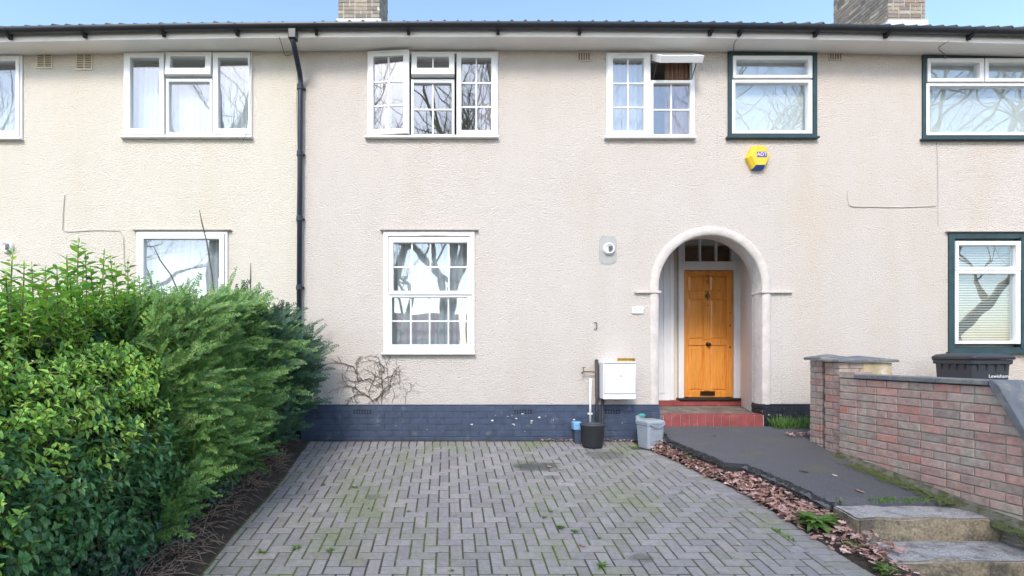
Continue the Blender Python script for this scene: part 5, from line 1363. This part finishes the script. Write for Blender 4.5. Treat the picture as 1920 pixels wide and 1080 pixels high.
for i in range(5200):                                 # moss cushions: paving joints and path edge
    if i < 2400:
        q = P[rr.randrange(len(P))]; k = rr.randrange(len(q)); a, c_ = q[k], q[(k+1) % len(q)]; u = rr.random()
        X, Y = a[0]+(c_[0]-a[0])*u, a[1]+(c_[1]-a[1])*u
        if mnoise.noise((X*.9, Y*1.2, 4)) < -.02: continue
        z = gz(Y)-.005; s = rr.uniform(.004, .009)
    else:
        u = rr.uniform(0, ul); v = wp(u, -.06-abs(rr.gauss(0, .08)), 0); X, Y = v.x, v.y
        if mnoise.noise((X*2, Y*2, 8)) < -.05: continue
        z = pz(Y)+.008; s = rr.uniform(.004, .010)
    o_ = len(ms.v)
    for k in range(5):
        a = 6.283*k/5; ms.v.append((X+math.cos(a)*s*rr.uniform(.7, 1.3), Y+math.sin(a)*s*rr.uniform(.7, 1.3), z))
    ms.v.append((X, Y, z+s*.6)); ms.f += [(o_+k, o_+(k+1) % 5, o_+5) for k in range(5)]
o = ms.build('moss', 'moss', fix=False, smooth=True); tag(o, 'green moss in the paving joints and along the path edge', 'moss', kind='stuff')
# debris line along the plinth
db = MB()
for i in range(700):
    X = rr.uniform(-1.9, 2.7); Y = -.032-abs(rr.gauss(0, .025)); s = rr.uniform(.006, .02); p = Vector((X, Y, gz(Y)-.004)); o_ = len(db.v)
    for k in range(5):
        a = 6.283*k/5; db.v.append((X+math.cos(a)*s, Y+math.sin(a)*s*.7, p.z))
    db.v.append((X, Y, p.z+s*.7)); db.f += [(o_+k, o_+(k+1) % 5, o_+5) for k in range(5)]
o = db.build('soil_debris', 'soil', fix=False); tag(o, 'dark soil and debris along the foot of the plinth', 'soil', kind='stuff')

# ------------------------------------------------------------------ across the street (seen in the window panes)
def bare_tree(x, y, h, seed, label):
    r = random.Random(seed); t = thing('bare_tree', label, 'tree', (x, y, -1.0), 'bare trees across the street')
    tr, br = MB(), MB()
    def grow(p, d, ln, rad, dep):
        n = 4; pts = [p]; q = p; dd = d
        for i in range(n):
            dd = (dd+rv(r, .13)+Vector((0, 0, .05))).normalized(); q = q+dd*ln/n; pts.append(q)
        (tr if dep == 7 else br).tube(pts, [rad*(1-.35*i/n) for i in range(n+1)], 8 if dep > 5 else (5 if dep > 3 else 3), cap=False)
        if dep == 0: return
        for k in range(3 if dep > 3 else 2):
            a = r.uniform(0, 6.28); s = Vector((math.cos(a), math.sin(a), r.uniform(-.2, .5)))
            i0 = r.choice((2, 3, 4)) if k else 4
            grow(pts[i0], (dd*(1.1 if k == 0 else .75)+s*(.35 if k == 0 else .85)).normalized(), ln*r.uniform(.62, .80), rad*(.66 if k == 0 else .48), dep-1)
    grow(Vector((x, y, -1.05)), Vector((0, 0, 1)), h*.29, h*.022, 7)
    tr.build('trunk', 'bark', t, smooth=True, fix=False); br.build('branches', 'bark', t, smooth=True, fix=False)
for i, (x, y, h, lab) in enumerate(((-2.7, -18.5, 17, 'tall bare tree across the street, first of the three behind the sash window reflection'), (-.3, -16.5, 18, 'forked bare tree across the street, middle of three close together'),
        (1.25, -15.8, 17, 'thick bare tree across the street opposite the meter box'), (9.5, -18, 17, 'tall bare tree across the street opposite the porch arch'), (15.8, -18.5, 17, 'bare tree across the street opposite the garden wall'), (19.5, -17, 16, 'bare tree across the street, second beyond the garden wall'),
        (24.5, -17.5, 17, 'bare tree across the street, third beyond the garden wall'), (-11.5, -18, 16, 'bare tree across the street opposite the privet hedge'), (-20, -18.5, 16, 'bare tree across the street, well beyond the privet hedge'))):
    bare_tree(x, y, h+(4 if i > 2 else 0), 100+i*7, lab)
def far_house(x0, x1, lab):
    t = thing('brick_house', lab, 'house', ((x0+x1)/2, -42, -1.0), 'brick houses across the street')
    MB().box(x0, x1, -48, -40, -1, 2.4).build('wall', 'redbrick', t)
    MB().prism([(-48.4, 2.4), (-39.6, 2.4), (-44, 5.2)], lambda a, c, d: (d, a, c), x0-.1, x1+.1).build('roof', 'redroof', t)
    for k in range(3):
        X = x0+(x1-x0)*(k+.5)/3
        wv = MB().frame(X-.6, X+.6, .0, 1.5, .07, -39.99, -39.93).build('window', 'upvc', t); MB().box(X-.52, X+.52, -39.985, -39.975, .08, 1.42).build('pane', 'glass_bright', wv)
    MB().box(x0+1, x0+1.8, -44.4, -43.6, 4.4, 6.4).build('chimney', 'redbrick', t)
for i, lab in enumerate(('red roofed brick house across the street, farthest towards the cream house', 'red roofed brick house across the street facing the sash window', 'red roofed brick house across the street facing the porch', 'red roofed brick house across the street facing the green windows')):
    far_house(-24+i*13, -24+i*13+12, lab)
